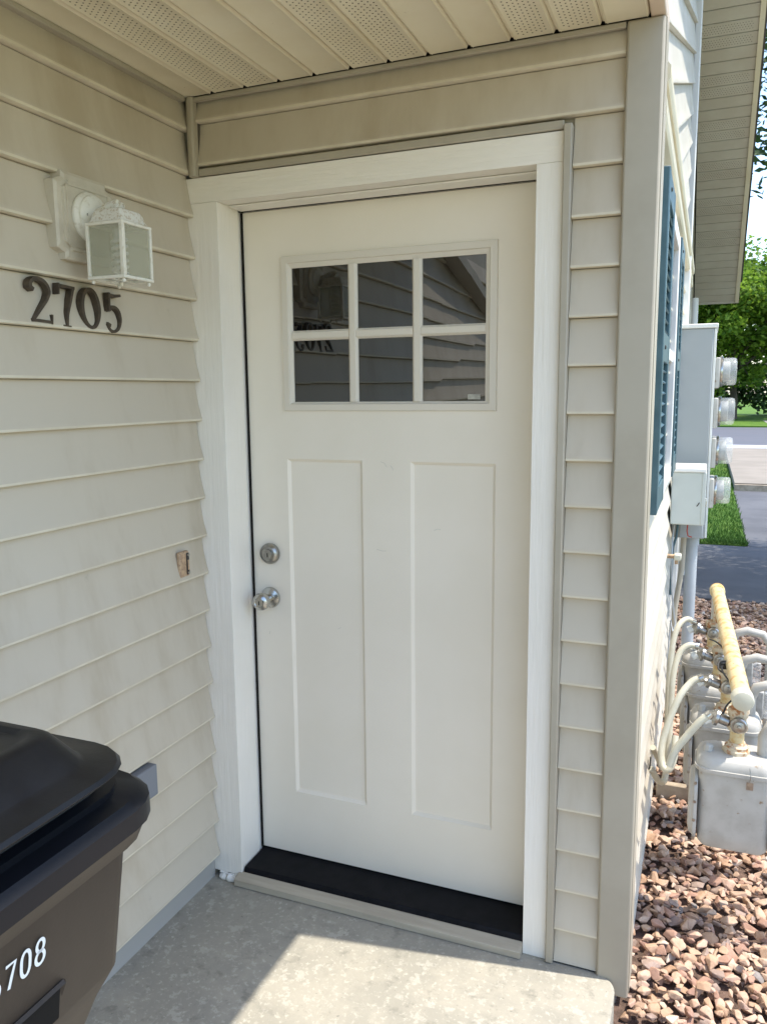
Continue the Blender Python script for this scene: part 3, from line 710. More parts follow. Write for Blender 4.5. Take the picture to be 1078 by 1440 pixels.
mb = MB(); mb.lathe([(.0025, 0), (.0045, -.004), (.003, -.010), (0, -.011)], (cxl, cyl, Z0l-.004), (0, 0, 1), 10); mb.build('foot_bead', M['lampwhite'], lamp, smooth=True)
for a, b_ in ((( X0l+.005, Y0l, 0), (X1l-.006, Y0l+.0015, 0)), ((X0l+.005, Y1l-.0015, 0), (X1l-.005, Y1l, 0)), ((X1l-.0015, Y0l+.006, 0), (X1l, Y1l-.005, 0)), ((X0l, Y0l+.005, 0), (X0l+.0015, Y1l-.005, 0))):
    mb = MB(); mb.box((a[0], a[1], Z0l+.0037), (b_[0], b_[1], Z1l-.0037)); mb.build('lamp_pane', M['frost'], lamp)
mb = MB()
hel = [(cxl+.016*cos(t*.55), cyl+.016*sin(t*.55), Z0l+.012+t*.00135) for t in range(60)]
mb.tube(hel, .0045, 8); mb.lathe([(.014, 0), (.014, .02), (.008, .022)], (cxl, cyl, Z1l-.026), (0, 0, 1), 16); mb.build('bulb', M['bulb'], lamp, smooth=True)
mb = MB(); mb.box((X0l+.001, cyl-.0025, Z0l-.002), (X1l-.001, cyl+.0025, Z0l)); mb.box((cxl-.0025, Y0l+.001, Z0l-.0022), (cxl+.0025, Y1l-.001, Z0l-.0002)); mb.build('cross_bar', M['lampwhite'], lamp)

# doorbell
bell = thing('doorbell', 'small rusty tan doorbell button on the siding beside the door frame', 'doorbell')
mb = MB(); mb.box((-.092, -.268, .970), (-.079, -.224, 1.046)); mb.build('plate', M['bell'], bell, bevel=.004, seg=3)
mb = MB(); mb.box((-.0788, -.2385, .976), (-.0755, -.2275, 1.040)); mb.build('side_strip', M['darkmetal'], bell, bevel=.001)
mb = MB(); mb.box((-.0755, -.2365, .990), (-.0735, -.2300, 1.020)); mb.build('button', M['bell'], bell, bevel=.001)
for z_ in (1.034, .982):
    mb = MB(); mb.lathe([(.0045, 0), (.004, .003), (0, .003)], (-.0755, -.233, z_), (1, 0, 0), 10); mb.build('screw', M['steel'], bell, smooth=True)
# grey outlet cover
mb = MB(); mb.box((-.094, -.66, .392), (-.062, -.437, .482)); oc = mb.build('outlet_cover', M['greybox'], None, bevel=.004); tag(oc, 'grey plastic cover on the siding, half hidden behind the bin', 'outlet cover')

# ---------------------------------------------------------------- wheeled bin (front faces +x)
bn = thing('wheeled_bin', 'brown wheeled bin with black lid standing against the siding', 'bin')
def bx(z):  # taper: (xfront, yright)
    return .575+(z-.7)*.13, -1.322-(0.90-z)*.03
def ringpts(xf, yr, r, xb=.03, yl=-2.02, n=5):
    out = []
    for cx_, cy_, a0 in ((xf-r, yr-r, 0), (xb+r, yr-r, 90), (xb+r, yl+r, 180), (xf-r, yl+r, 270)):
        for i in range(n+1):
            a = rad(a0+90*i/n); out.append((cx_+r*cos(a), cy_+r*sin(a)))
    return out
mb = MB(); zs_ = [(-.0+FL+.03, .32, -1.40, .03), (.45, .46, -1.350, .025), (.66, .553, -1.335, .022), (.715, .586, -1.332, .022), (.93, .615, -1.326, .025)]
vs = []; fs = []; n_ = 24
for z_, xf, yr, r in zs_: vs += [(u, v, z_) for u, v in ringpts(xf, yr, r, xb=.05+.03*(z_ < .5), yl=-2.06+(.9-z_)*.05)]
for i in range(len(zs_)-1):
    for k_ in range(n_): fs.append((i*n_+k_, i*n_+(k_+1) % n_, (i+1)*n_+(k_+1) % n_, (i+1)*n_+k_))
fs += [tuple(range(n_))[::-1]]
mb.add(vs, fs); body = mb.build('body', M['bin'], bn, smooth=True)
# collar under the rim
mb = MB(); rr_ = [(.928, .617, -1.325), (.932, .660, -1.318), (.962, .672, -1.314), (.970, .688, -1.330), (.996, .690, -1.333), (1.006, .680, -1.342), (1.006, .610, -1.38), (.985, .60, -1.39)]
vs = []; fs = []
for z_, xf, yr in rr_: vs += [(u, v, z_) for u, v in ringpts(xf, yr, .075, xb=.02, yl=-2.09)]
for i in range(len(rr_)-1):
    for k_ in range(n_): fs.append((i*n_+k_, i*n_+(k_+1) % n_, (i+1)*n_+(k_+1) % n_, (i+1)*n_+k_))
mb.add(vs, fs); mb.mi = [0]*(n_*2)+[1]*(n_*(len(rr_)-3)); mb.build('rim', [M['bin'], M['rim']], bn, smooth=True)
# lower inner ledge of the lid
mb = MB(); vs = []; fs = []
LL = [(1.0, .652, -1.365, .06), (1.016, .655, -1.362, .06), (1.018, .640, -1.372, .06), (1.030, .636, -1.375, .06), (1.031, .622, -1.385, .055), (1.022, .618, -1.39, .055)]
for z_, xf, yr, r in LL: vs += [(u, v, z_) for u, v in ringpts(xf, yr, r, xb=.03, yl=-2.07)]
for i in range(len(LL)-1):
    for k_ in range(n_): fs.append((i*n_+k_, i*n_+(k_+1) % n_, (i+1)*n_+(k_+1) % n_, (i+1)*n_+k_))
fs.append(tuple(range((len(LL)-1)*n_, len(LL)*n_))); mb.add(vs, fs); mb.build('inner_flange', M['rim'], bn, smooth=True)
# lid: flat brim with raised dome, sitting on lugs
mb = MB(); vs = []; fs = []
LD = [(1.070, .600, -1.44, .05), (1.058, .694, -1.394, .075), (1.063, .699, -1.390, .075), (1.068, .695, -1.393, .075), (1.071, .664, -1.424, .055), (1.075, .658, -1.430, .05), (1.102, .622, -1.447, .03), (1.106, .615, -1.453, .028), (1.106, .600, -1.462, .026), (1.101, .590, -1.468, .026), (1.103, .35, -1.53, .02)]
for z_, xf, yr, r in LD: vs += [(u, v, z_) for u, v in ringpts(xf, yr, r, xb=-.03, yl=-2.10+(1.39+yr))]
for i in range(len(LD)-1):
    for k_ in range(n_): fs.append((i*n_+k_, i*n_+(k_+1) % n_, (i+1)*n_+(k_+1) % n_, (i+1)*n_+k_))
fs.append(tuple(range((len(LD)-1)*n_, len(LD)*n_))); mb.add(vs, fs); mb.build('lid', M['lid'], bn, smooth=True, bevel=.002)
for yy in (-1.445, -1.60, -1.80, -1.98):
    mb = MB(); mb.box((.615, yy-.012, 1.024), (.630, yy+.012, 1.064)); mb.box((.610, yy-.018, 1.0315), (.637, yy+.018, 1.037)); mb.build('lid_lug', M['rim'], bn, bevel=.003)
# recess for the lifting bar in the front
mb = MB()
def fx(z_): # front face x at height
    pts_ = [(.45, .46), (.66, .553), (.715, .586), (.93, .615)]
    for (a, xa_), (c, xc_) in zip(pts_, pts_[1:]):
        if a <= z_ <= c: return xa_+(xc_-xa_)*(z_-a)/(c-a)
    return .54
zt, zl, yr_ = .768, .50, -1.452
mb.add([(fx(zt)+.001, -2.0, zt), (fx(zt)+.001, yr_, zt), (fx(.72)+.001, yr_, .72), (fx(.66)+.001, yr_, .66), (fx(zl)+.001, yr_, zl), (fx(zl)+.001, -2.0, zl), (fx(.66)+.001, -2.0, .66), (fx(.72)+.001, -2.0, .72)], [(0, 1, 2, 7), (7, 2, 3, 6), (6, 3, 4, 5)])
rc_ = mb.build('recess', M['gap'], body)
mb = MB(); mb.tube([(.588, -2.0, .69), (.588, -1.49, .69)], .010, 10); mb.build('lift_bar', M['darkmetal'], body, smooth=True)
mb = MB(); mb.prism([(fx(.765)+.002, .765), (fx(.765)+.007, .769), (fx(.765)+.003, .773)], -2.0, -1.448, lambda u, v, t: (u, t, v)); mb.prism([(-1.4520, .0), (-1.4475, .006), (-1.443, .0)], .52, .768, lambda u, v, t: (fx(t)+v, u, t)); mb.build('recess_lip', M['bin'], body)
for yy in (-1.42, -1.98):
    mb = MB(); mb.tube([(.12, yy+.02, .08), (.12, yy-.03, .08)], .13, 28); mb.build('wheel', M['rim'], bn, smooth=True, bevel=.008)
# painted number 5708 on the front : thin raised strokes; reads left to right along +y
def o_pts(cx_, cy_, a, b_, n=20): return [(cx_+a*cos(2*pi*i/n), cy_+b_*sin(2*pi*i/n)) for i in range(n)]
def paint_digit(strokes, y0, z0_, w, h, sw):
    mb = MB()
    for pts, closed in strokes:
        n = len(pts); P = [Vector((p[0]*w, p[1]*h)) for p in pts]; vs = []
        for i in range(n):
            a = P[(i-1) % n] if (closed or i) else P[i]; c = P[(i+1) % n] if (closed or i < n-1) else P[i]
            t = (c-a).normalized(); nn = Vector((-t.y, t.x))*sw/2
            for q_ in (P[i]+nn, P[i]-nn):
                zz = z0_+q_.y; vs.append((fx(zz)+.0022, y0+q_.x, zz))
        fs = [(2*i, 2*i+1, 2*((i+1) % n)+1, 2*((i+1) % n)) for i in range(n if closed else n-1)]
        mb.add(vs, fs)
    return mb.build('painted_digit', M['decal'], body)
SZ = (.0165, .034); zb0 = .826
d8 = [(o_pts(.5, .74, .34, .24), True), (o_pts(.5, .26, .40, .26), True)]
d0 = [(rrect(.78, .98, .36, 5), True)]; d0 = [([(.5+u, .5+v) for u, v in d0[0][0]], True)]
d7 = [([(.06, .97), (.90, .97), (.62, .5), (.38, .02)], False)]
d5 = [([(.86, .97), (.16, .97), (.14, .58)]+spline([(.14, .56), (.5, .64), (.86, .44), (.84, .16), (.5, .02), (.12, .10)]), False)]
for st, y0 in ((d5, -1.563), (d7, -1.541), (d0, -1.519), (d8, -1.497)): paint_digit(st, y0, zb0, SZ[0], SZ[1], .0044)

# ---------------------------------------------------------------- shutters and window
def shutter(y0, y1, label):
    t = thing('window_shutter', label, 'shutter', 'blue louvred window shutters')
    xo0, xo1 = 1.158, 1.1965; z0_, z1_ = 1.160, 2.068; st = .045
    mb = MB(); mb.box((xo0, y0, z0_), (xo1, y0+st, z1_)); mb.build('stile', M['blue'], t, bevel=.003)
    mb = MB(); mb.box((xo0, y1-st, z0_), (xo1, y1, z1_)); mb.build('stile', M['blue'], t, bevel=.003)
    for za_, zb2 in ((z0_, z0_+.07), (1.575, 1.655), (z1_-.07, z1_)):
        mb = MB(); mb.box((xo0, y0+st+.0005, za_), (xo1-.001, y1-st-.0005, zb2)); mb.build('rail', M['blue'], t, bevel=.002)
    mb = MB(); mb.box((xo0-.004, y0+st, z0_+.02), (xo0+.001, y1-st, z1_-.02)); mb.build('back_panel', M['blue'], t)
    for a, c in ((z0_+.07, 1.575), (1.655, z1_-.07)):
        n = int((c-a)/.030); p_ = (c-a)/n
        for i in range(n):
            z_ = a+p_*(i+.5); mb = MB()
            mb.prism([(xo0+.003, z_+.010), (xo0+.006, z_+.013), (xo1-.003, z_-.008), (xo1-.006, z_-.012)], y0+st+.001, y1-st-.001, lambda u, v, t_: (u, t_, v)); mb.build('louvre', M['blue'], t)
    for z_ in (1.615, 2.03):
        mb = MB(); mb.lathe([(.006, 0), (.006, .002), (.003, .004), (0, .004)], (xo1-.001, y0+.10, z_), (1, 0, 0), 10); mb.build('screw', M['darkmetal'], t, smooth=True)
    return t
shutter(.13, .48, 'blue louvred shutter nearest the beige corner post')
shutter(1.17, 1.52, 'blue louvred shutter on the far side of the narrow window')
wn = thing('side_window', 'white framed window between the two blue shutters', 'window')
for nm, p0, p1 in (('frame', (1.154, .49, 1.165), (1.190, .545, 2.06)), ('frame', (1.154, 1.105, 1.165), (1.190, 1.16, 2.06)), ('head', (1.154, .5455, 2.01), (1.189, 1.1045, 2.06)), ('sill', (1.154, .5455, 1.165), (1.193, 1.1045, 1.21)), ('meeting_rail', (1.160, .5455, 1.60), (1.183, 1.1045, 1.64))):
    mb = MB(); mb.box(p0, p1); mb.build(nm, M['white'], wn, bevel=.003)
for a, c in ((1.2105, 1.5995), (1.6405, 2.0095)):
    mb = MB(); mb.box((1.168, .546, a), (1.172, 1.104, c)); mb.build('pane', M['glass'], wn)

# ---------------------------------------------------------------- electric cabinets
ec = thing('meter_cabinet', 'tall grey electric cabinet with four round glass meters on the wall', 'electric cabinet')
mb = MB(); mb.box((1.166, 2.2, .74), (1.326, 2.62, 1.800)); cb = mb.build('body', M['cab'], ec, bevel=.006)
mb = MB(); mb.box((1.166, 2.19, 1.8005), (1.344, 2.63, 1.822)); mb.build('cap', M['cabw'], ec, bevel=.004)
mb = MB(); mb.box((1.3262, 2.2015, .745), (1.338, 2.6185, 1.798)); mb.build('front_cover', M['cabw'], ec, bevel=.002)
for i, z_ in enumerate((1.590, 1.386, 1.182, .972)):
    mb = MB(); mb.box((1.3385, 2.30, z_-.085), (1.362, 2.50, z_+.070)); so_ = mb.build('meter_socket', M['gaspaint'], ec, bevel=.006)
    mb = MB(); mb.tube([(1.3622, 2.4, z_), (1.376, 2.4, z_)], .078, 28); mb.build('socket_ring', M['steel'], so_, smooth=True, bevel=.003)
    mb = MB(); mb.lathe([(.070, 0), (.070, .052), (.066, .062), (.058, .066), (0, .067)], (1.3762, 2.4, z_), (1, 0, 0), 32); mb.build('meter_glass', M['clear'], so_, smooth=True)
    mb = MB(); mb.lathe([(.052, 0), (.052, .032), (.046, .034), (0, .034)], (1.3765, 2.4, z_), (1, 0, 0), 24); mb.box((1.4106, 2.365, z_-.005), (1.4125, 2.435, z_+.025)); mb.build('meter_register', M['index'], so_, smooth=True)
wb = thing('junction_box', 'small pale box hung beneath and in front of the tall grey cabinet', 'electric box')
mb = MB(); mb.box((1.172, 1.80, .872), (1.318, 2.05, 1.120)); mb.build('body', M['cab2'], wb, bevel=.005)
mb = MB(); mb.box((1.170, 1.79, 1.1205), (1.3215, 2.06, 1.140)); mb.build('cap', M['white'], wb, bevel=.004)
mb = MB(); mb.box((1.3055, 1.797, .875), (1.3225, 2.053, 1.118)); mb.build('cover', M['cab2'], wb, bevel=.002)
mb = MB(); mb.box((1.3226, 1.88, .95), (1.329, 1.91, .99)); mb.build('latch', M['steel'], wb, bevel=.002)
mb = MB(); mb.tube([(1.286, 1.7985, .962), (1.293, 1.7975, .972), (1.297, 1.7985, .98)], .0022, 6); mb.build('scratch_hook', M['darkmetal'], wb)
lb = MB(); lb.box((1.21, 2.02, .772), (1.318, 2.18, .868)); lbo = lb.build('conduit_box', M['cab'], None, bevel=.004); tag(lbo, 'small grey conduit box directly below the pale junction box', 'electric box')
cdp = thing('conduit', 'thick grey plastic conduit dropping from the cabinet to the gravel', 'conduit')
mb = MB(); mb.tube([(1.268, 2.3, .745), (1.268, 2.3, GZ-.02)], .030, 18); mb.build('pipe', M['conduit'], cdp, smooth=True)
mb = MB(); mb.tube([(1.268, 2.3, .735), (1.268, 2.3, .69)], .036, 18); mb.build('collar', M['conduit'], cdp, smooth=True)
cd2 = MB(); cd2.tube([(1.232, 2.08, .78), (1.228, 2.08, .6), (1.205, 2.06, .4), (1.198, 2.05, GZ)], .014, 12); tag(cd2.build('conduit', M['trim'], None, smooth=True), 'slim beige conduit bending from the conduit box towards the wall', 'conduit')
fb = thing('outdoor_tap', 'small brass and white tap sticking out of the wall below the boxes', 'tap')
mb = MB(); mb.tube([(1.165, 1.72, .735), (1.205, 1.72, .735)], .010, 12); mb.build('stem', M['bell'], fb, smooth=True)
mb = MB(); mb.box((1.200, 1.695, .720), (1.232, 1.745, .748)); mb.build('handle', M['hose'], fb, bevel=.005)
mb = MB(); mb.tube([(1.21, 1.72, .725), (1.212, 1.72, .70)], .008, 10); mb.build('spout', M['bell'], fb, smooth=True)
mb = MB(); mb.tube([(1.19, 1.9, .87), (1.186, 1.85, .80), (1.188, 1.80, .70), (1.192, 1.85, .55), (1.205, 1.9, .42), (1.215, 1.9, .36), (1.205, 1.88, .33), (1.192, 1.9, .38), (1.186, 1.9, .2), (1.186, 1.9, -.1)], .0035, 8); tag(mb.build('cable', M['conduit'], None, smooth=True), 'thin grey cable looping down the wall below the tap', 'cable')
mb = MB(); mb.tube([(1.25, 1.96, .87), (1.247, 1.95, .82), (1.252, 1.95, .795), (1.27, 1.95, .79)], .003, 8); tag(mb.build('cable', mat('red_wire', (.4, .05, .03), .5), None, smooth=True), 'short red wire hanging under the junction box', 'cable')
mb = MB(); mb.tube([(1.205, 1.95, .87), (1.20, 1.93, .79), (1.187, 1.93, .74), (1.184, 1.93, .5)], .006, 8); tag(mb.build('cable', M['blue'], None, smooth=True), 'blue cable running from the junction box down the wall', 'cable')

# ---------------------------------------------------------------- gas meters
DYM = [0, .325, .645, .965]
def gas_meter():
    t = thing('gas_meter', 'pale grey gas meter', 'gas meter', 'gas meters in a row under the pipe')
    x0, x1, y0, y1, z0_, z1_ = 1.338, 1.545, 0, .145, .108, .362
    cx_, cy_ = (x0+x1)/2, (y0+y1)/2
    mb = MB(); R1 = rrect(x1-x0, y1-y0, .028, 5)
    vs = []; fs = []; n = len(R1)
    RZ = [(z0_, .86), (z0_+.012, .95), (z0_+.05, .985), (z1_-.02, 1.0), (z1_, 1.0)]
    for z_, s in RZ: vs += [(cx_+u*s, cy_+v*s, z_) for u, v in R1]
    for i in range(len(RZ)-1):
        for k_ in range(n): fs.append((i*n+k_, i*n+(k_+1) % n, (i+1)*n+(k_+1) % n, (i+1)*n+k_))
    fs.append(tuple(range(n))[::-1]); mb.add(vs, fs); mb.build('case', M['gaspaint'], t, smooth=True)
    # lid
    mb = MB(); vs = []; fs = []; R2 = rrect(x1-x0+.022, y1-y0+.022, .045, 5)
    RZ = [(z1_-.008, 1.0), (z1_, 1.012), (z1_+.004, 1.012), (z1_+.005, .97), (z1_+.014, .965), (z1_+.030, .90), (z1_+.038, .78), (z1_+.041, .5)]
    for z_, s in RZ: vs += [(cx_+u*s, cy_+v*s, z_) for u, v in R2]
    for i in range(len(RZ)-1):
        for k_ in range(n): fs.append((i*n+k_, i*n+(k_+1) % n, (i+1)*n+(k_+1) % n, (i+1)*n+k_))
    fs.append(tuple(range((len(RZ)-1)*n, len(RZ)*n))); mb.add(vs, fs); lid = mb.build('lid', M['gaspaint'], t, smooth=True)
    for u, v in ((-.092, -.045), (-.05, -.066), (0, -.068), (.05, -.066), (.092, -.045), (-.092, .045), (.092, .045), (0, .068)):
        mb = MB(); mb.lathe([(.008, -.014), (.008, .010), (.006, .014), (0, .014)], (cx_+u, cy_+v, z1_-.002), (0, 0, 1), 8); mb.build('bolt', M['gaspaint'], lid, smooth=True)
    for u in (-.085, .075):
        mb = MB(); mb.lathe([(.009, 0), (.009, .006), (.004, .008), (0, .008)], (cx_+u, cy_-.03, z1_+.024), (0, 0, 1), 12); mb.build('lid_screw', M['steel_d'], lid, smooth=True)
    # diaphragm covers on both sides (facing -x and +x)
    for sx, xx in ((-1, x0), (1, x1)):
        mb = MB(); vs = []; fs = []
        RR = rrect(y1-y0+.012, z1_-z0_-.03, .06, 5); n2 = len(RR)
        for d, s in ((.0, 1), (.005, 1.02), (.010, 1.02), (.011, .93), (.022, .85), (.026, .6)):
            vs += [(xx+sx*d, cy_+u*s, (z0_+z1_)/2-.01+v*s) for u, v in RR]
        for i in range(5):
            for k_ in range(n2): fs.append((i*n2+k_, i*n2+(k_+1) % n2, (i+1)*n2+(k_+1) % n2, (i+1)*n2+k_))
        fs.append(tuple(range(5*n2, 6*n2))); mb.add(vs, fs); dc = mb.build('diaphragm_cover', M['gaspaint'], t, smooth=True)
        for v in (-.09, -.03, .03, .09):
            mb = MB(); mb.lathe([(.005, 0), (.005, .004), (0, .004)], (xx+sx*.0075, y0-.005, (z0_+z1_)/2-.01+v), (0, -1, 0), 8); mb.build('rivet', M['steel_d'], dc)
    # union nut, riser, valve
    mb = MB(); mb.lathe([(.024, 0), (.040, .002), (.040, .014), (.036, .018)], (cx_, cy_-.005, z1_+.036), (0, 0, 1), 8); mb.lathe([(.034, 0), (.034, .008), (.026, .012), (.024, .02)], (cx_, cy_-.005, z1_+.0535), (0, 0, 1), 20); mb.build('union_nut', M['rust'], t, smooth=True)
    mb = MB(); mb.tube([(cx_, cy_-.005, z1_+.072), (cx_, cy_-.005, z1_+.112)], .0205, 18); mb.build('riser', M['gaspipe'], t, smooth=True)
    mb = MB(); mb.lathe([(.026, 0), (.029, .005), (.029, .014), (.025, .018), (.024, .04), (.028, .045), (.030, .065), (.026, .07)], (cx_, cy_-.005, z1_+.110), (0, 0, 1), 18); vb = mb.build('valve_body', M['rust'], t, smooth=True)
    mb = MB(); mb.lathe([(.022, 0), (.024, .004), (.024, .014), (.020, .018), (.016, .018), (.015, .022), (.007, .024), (.006, .030), (0, .031)], (cx_+.002, cy_-.030, z1_+.138), (0, -1, 0), 20); mb.build('valve_cap', M['steel_d'], vb, smooth=True)
    # outlet pipe bending to the right
    mb = MB(); mb.tube([(cx_+.075, cy_, z1_+.03), (cx_+.075, cy_, z1_+.10), (cx_+.09, cy_, z1_+.135), (cx_+.13, cy_, z1_+.15), (cx_+.19, cy_, z1_+.14), (cx_+.22, cy_, z1_+.10), (cx_+.225, cy_, z1_-.2), (cx_+.225, cy_, GZ-.05)], .017, 14); mb.build('outlet_pipe', M['gaspaint'], t, smooth=True)
    # seal tag
    mb = MB(); mb.tube([(cx_+.035, y0-.02, z1_+.032), (cx_+.038, y0-.034, z1_+.012), (cx_+.036, y0-.030, z1_-.006)], .0012, 6); mb.box((cx_+.027, y0-.0335, z1_-.030), (cx_+.046, y0-.0315, z1_-.006)); mb.build('seal_tag', M['steel_d'], t)
    # index
    mb = MB(); mb.box((x1+.027, cy_-.045, z1_-.075), (x1+.055, cy_+.045, z1_+.035)); ix = mb.build('index_box', M['index'], t, bevel=.005)
    mb = MB(); mb.box((x1+.0555, cy_-.040, z1_-.07), (x1+.085, cy_+.040, z1_+.028)); mb.build('index_window', M['clear'], ix, bevel=.004)
    # regulator with fitting on the left
    zr = z1_+.152
    mb = MB(); mb.tube([(cx_-.026, cy_-.005, zr-.02), (cx_-.052, cy_-.004, zr-.012)], .016, 14); mb.lathe([(.018, 0), (.026, .003), (.026, .012), (.019, .018), (.014, .03), (0, .032)], (cx_-.052, cy_-.004, zr-.012), (-.9, 0, .25), 16); rg = mb.build('regulator', M['steel_d'], t, smooth=True)
    mb = MB(); mb.tube([(cx_-.068, cy_-.004, zr-.008), (cx_-.096, cy_-.006, zr-.022)], .0155, 10); mb.build('elbow', M['cabw'], rg, smooth=True)
    mb = MB(); mb.lathe([(.024, 0), (.028, .004), (.026, .016), (.012, .022), (.010, .03), (0, .031)], (cx_-.055, cy_+.026, zr-.03), (0, .2, 1), 16); mb.build('bonnet', M['conduit'], rg, smooth=True)
    mb = MB(); mb.lathe([(.013, 0), (.013, .026), (.009, .03), (0, .03)], (cx_-.08, cy_-.02, z1_+.03), (.1, 0, 1), 8); mb.build('test_plug', M['gaspaint'], t, smooth=True)
    return t
gm = gas_meter(); labs = ['nearest grey gas meter, its whole lid and case seen below the pipe end', 'second grey gas meter behind the nearest one, half hidden by it', 'third grey gas meter under the middle of the rusty pipe', 'farthest grey gas meter in the row, beside the conduit']
for i in range(4):
    o = gm if i == 0 else copy_tree(gm)
    o.location = (-.004*i-.018*i, .33+DYM[i], [0, .0, -.01, -.0][i]); o['label'] = labs[i]; o.rotation_euler.z = 0
# manifold pipe
gp = thing('gas_pipe', 'thick cream gas pipe with orange rust patches above the meters', 'pipe')
mb = MB(); A = Vector((1.449, .352, .585)); B = Vector((1.389, 1.60, .618)); mb.tube([A, A.lerp(B, .33), A.lerp(B, .66), B], .027, 28); mb.build('pipe', M['gaspipe'], gp, smooth=True)
dr = (A-B).normalized(); mb = MB(); mb.lathe([(.0285, -.03), (.0315, -.026), (.0315, .008), (.029, .014), (.018, .018), (0, .019)], A, dr, 28); mb.build('end_cap', M['hose'], gp, smooth=True)
mb = MB(); mb.lathe([(.0285, -.03), (.0315, -.026), (.0315, .008), (.029, .014), (.018, .018), (0, .019)], B, -dr, 28); mb.build('end_cap', M['gaspipe'], gp, smooth=True)
for i in range(4):
    yv = .33+DYM[i]+.0675; f_ = (yv-A.y)/(B.y-A.y); p_ = A.lerp(B, f_)
    mb = MB(); mb.tube([(p_.x, yv, .53), (p_.x, yv, p_.z)], .026, 16); mb.build('tee', M['rust'], gp, smooth=True)
mb = MB(); mb.tube([(1.392, 1.56, .6), (1.392, 1.56, GZ-.05)], .024, 14); mb.build('supply_leg', M['gaspaint'], gp, smooth=True)
# vent hoses
HP = [[(1.362, .39, .512), (1.335, .385, .487), (1.30, .38, .437), (1.268, .375, .385), (1.252, .37, .335)],
      [(1.335, .71, .515), (1.305, .70, .500), (1.270, .67, .455), (1.240, .64, .375), (1.222, .61, .30), (1.225, .58, .245), (1.245, .56, .23), (1.262, .58, .27), (1.262, .62, .33)],
      [(1.315, 1.03, .528), (1.285, 1.02, .530), (1.255, 1.0, .500), (1.238, .96, .42), (1.236, .92, .30), (1.236, .86, .15), (1.228, .80, .08), (1.21, .74, .10), (1.185, .70, .16)],
      [(1.300, 1.35, .535), (1.270, 1.34, .545), (1.240, 1.30, .52), (1.222, 1.26, .44), (1.216, 1.22, .30), (1.218, 1.16, .12), (1.22, 1.08, .02), (1.212, 1.0, .03), (1.20, .92, .10), (1.18, .86, .17)]]
hl = ['cut off pale vent hose on the nearest gas meter', 'pale vent hose looping low from the second gas meter', 'pale vent hose from the third meter curving to the wall', 'pale vent hose from the farthest meter, highest on the wall']
def catm(P, n=6):
    P = [Vector(p) for p in P]; Q = [P[0]*2-P[1]]+P+[P[-1]*2-P[-2]]; out = []
    for i in range(1, len(Q)-2):
        for k_ in range(n):
            t = k_/n; a, b_, c, d = Q[i-1:i+3]; out.append(.5*((2*b_)+(-a+c)*t+(2*a-5*b_+4*c-d)*t*t+(-a+3*b_-3*c+d)*t**3))
    return out+[P[-1]]
for i in range(4):
    mb = MB(); mb.tube(catm(HP[i]), .0115, 14); h = mb.build('vent_hose', M['hose'], None, smooth=True); tag(h, hl[i], 'hose', 'pale vent hoses from the gas meters')
    a_ = Vector(HP[i][0]); d_ = (Vector(HP[i][1])-a_).normalized()
    mb = MB(); mb.tube([a_-d_*.006, a_+d_*.008], .0138, 14); mb.build('clamp', M['steel'], h, smooth=True)
for P_, lb_ in (([(1.41, .66, .58), (1.395, .63, .59), (1.40, .58, .585), (1.425, .52, .565), (1.43, .48, .545), (1.41, .44, .53), (1.40, .42, .51)], 'black wire looping between the first two regulators'),
                ([(1.36, .98, .575), (1.38, .94, .58), (1.405, .88, .575), (1.42, .82, .56)], 'dark wire crossing under the pipe at the third meter')):
    mb = MB(); mb.tube(catm(P_), .003, 8); tag(mb.build('wire', M['wire'], None, smooth=True), lb_, 'wire')
mb = MB(); mb.tube(catm([(1.42, .665, .60), (1.39, .65, .60), (1.385, .62, .585), (1.405, .60, .575)]), .003, 8); mb.lathe([(.014, 0), (.014, .02), (0, .022)], (1.40, .66, .575), (0, 0, 1), 8); tag(mb.build('wire_tag', M['wire'], None, smooth=True), 'small dark wire clamp beside the rusty pipe', 'clamp')
mb = MB(); mb.lathe([(.026, 0), (.022, .004), (0, .005)], (1.178, .72, .17), (1, 0, 0), 14); tag(mb.build('wall_grommet', M['wire'], None, smooth=True), 'black hole cover where the vent hoses enter the wall', 'grommet')
eb = MB(); eb.box((1.185, 1.20, GZ-.05), (1.40, 1.235, -.135)); tag(eb.build('edging_board', M['timber'], None, bevel=.004), 'tan edging board across the gravel between wall and meters', 'board')

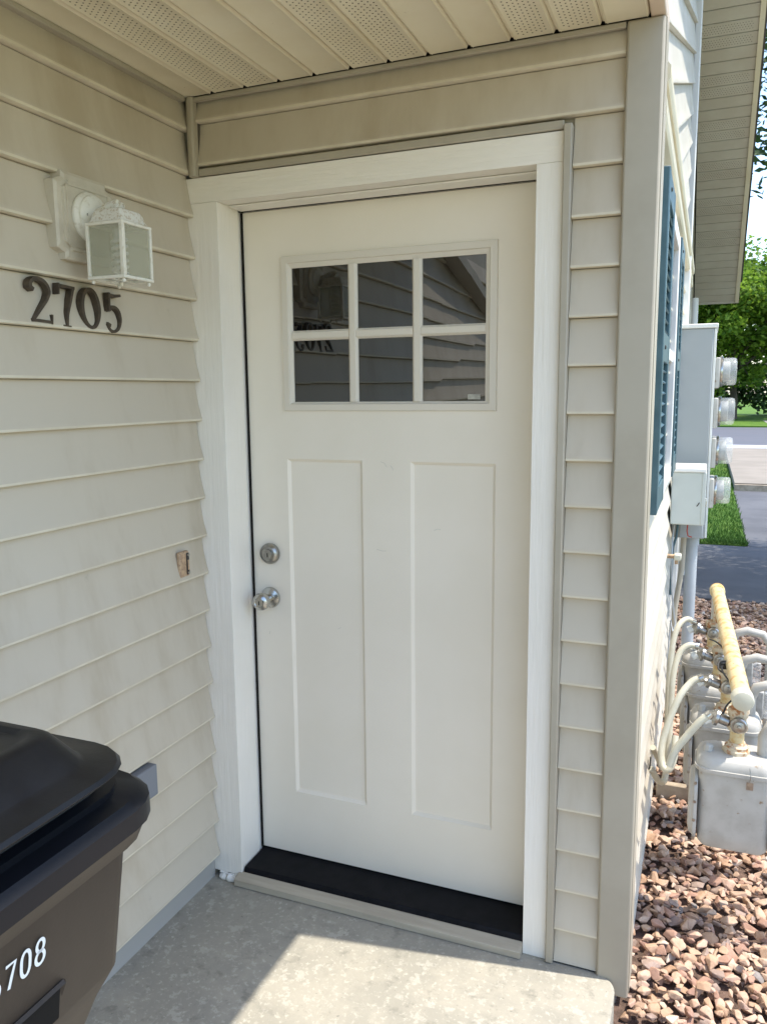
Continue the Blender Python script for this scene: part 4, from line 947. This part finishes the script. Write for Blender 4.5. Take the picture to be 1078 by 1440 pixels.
# ---------------------------------------------------------------- trees
def leaves(mb, c, rad_, n, ls, r, shape=.32):
    for i in range(n):
        # clumps
        v = Vector((r.gauss(0, 1), r.gauss(0, 1), r.gauss(0, 1))).normalized()*(r.random()**.45)
        p = Vector((c[0]+v.x*rad_[0], c[1]+v.y*rad_[1], c[2]+v.z*rad_[2]))
        a = Vector((r.gauss(0, 1), r.gauss(0, 1), r.gauss(0, .5))).normalized(); b_ = a.orthogonal().normalized()
        b_ = (Matrix.Rotation(r.uniform(0, 6.28), 3, a) @ b_)
        l_ = ls*r.uniform(.6, 1.3); w_ = l_*shape
        mb.add([p-a*l_*.5, p+b_*w_, p+a*l_*.5, p-b_*w_], [(0, 1, 2, 3)])
def tree(x, y, h, cr, nclump, nleaf, ls, m, label, seed, trunk_h=None, group=None, zc=None, flat=1):
    r = random.Random(seed); t = thing('leafy_tree', label, 'tree', group); extra = EXTRA if seed == 5 else []
    th = trunk_h or h*.3; zc = zc or h*.6
    mb = MB(); mb.tube([(x, y, GZ-.1), (x+.05, y, th*.5), (x-.05, y+.05, th), (x, y, h*.8)], [h*.028, h*.02, h*.016, h*.004], 10)
    cl = []
    for i in range(nclump):
        v = Vector((r.gauss(0, 1), r.gauss(0, 1), r.gauss(0, 1))).normalized()*(r.uniform(.35, 1.0))
        cl.append((x+v.x*cr, y+v.y*cr*flat, zc+v.z*(h-zc)*.95))
    cl += extra
    for c in cl[::3]:
        s = Vector((x, y, min(th+.2*r.random()*h, h*.7))); e = Vector(c)
        mb.tube([s, s.lerp(e, .5)+Vector((0, 0, -.1)), e], [h*.009, h*.005, h*.002], 6)
    mb.build('trunk', M['bark'], t, smooth=True)
    mb = MB()
    for c in cl:
        s = cr*r.uniform(.16, .30); leaves(mb, c, (s*1.25, s*1.25, s*.8), nleaf, ls, r, .2 if seed == 5 else .32)
    me = bpy.data.meshes.new('crown'); me.from_pydata(mb.v, [], mb.f); me.materials.append(m)
    o = bpy.data.objects.new('crown', me); S.collection.objects.link(o); o.parent = t
    return t
EXTRA = [(1.72, 5.8, 4.6), (1.70, 5.9, 4.0), (1.66, 5.6, 3.55), (1.98, 6.0, 4.2), (2.0, 6.2, 4.9)]
tree(4.8, 5.5, 7.8, 2.5, 120, 330, .10, M['leafd'], 'dark leaved tree hanging in from the right above the path', 5, zc=4.7, trunk_h=2.6, flat=1.35)
tree(2.6, 47, 9.9, 4.6, 90, 340, .26, M['leaf'], 'bright green broad tree beyond the road, in front of the others', 11, zc=5.4, trunk_h=2, group='trees beyond the road')
tree(8.6, 52, 10.2, 4.8, 70, 240, .34, M['leaf'], 'bright green tree at the photo edge behind the broad tree', 12, zc=5.5, trunk_h=2, group='trees beyond the road')
tree(-3.5, 50, 8.6, 4.2, 60, 220, .32, M['leaf'], 'lower green tree just left of the soffit end beyond the road', 13, zc=4.8, trunk_h=2, group='trees beyond the road')
hb = MB(); r = random.Random(4)
for i in range(150):
    leaves(hb, (-12+(i % 75)*.45, 55+r.uniform(-.6, .6), .9+r.uniform(-.2, .5)+(1.5 if i > 74 else 0)), (.8, .7, 1.0), 130, .34, r)
me = bpy.data.meshes.new('hedge'); me.from_pydata(hb.v, [], hb.f); me.materials.append(M['leafd'])
o = bpy.data.objects.new('hedge', me); S.collection.objects.link(o); tag(o, 'dark hedge along the lawn at the foot of the far trees', 'hedge')
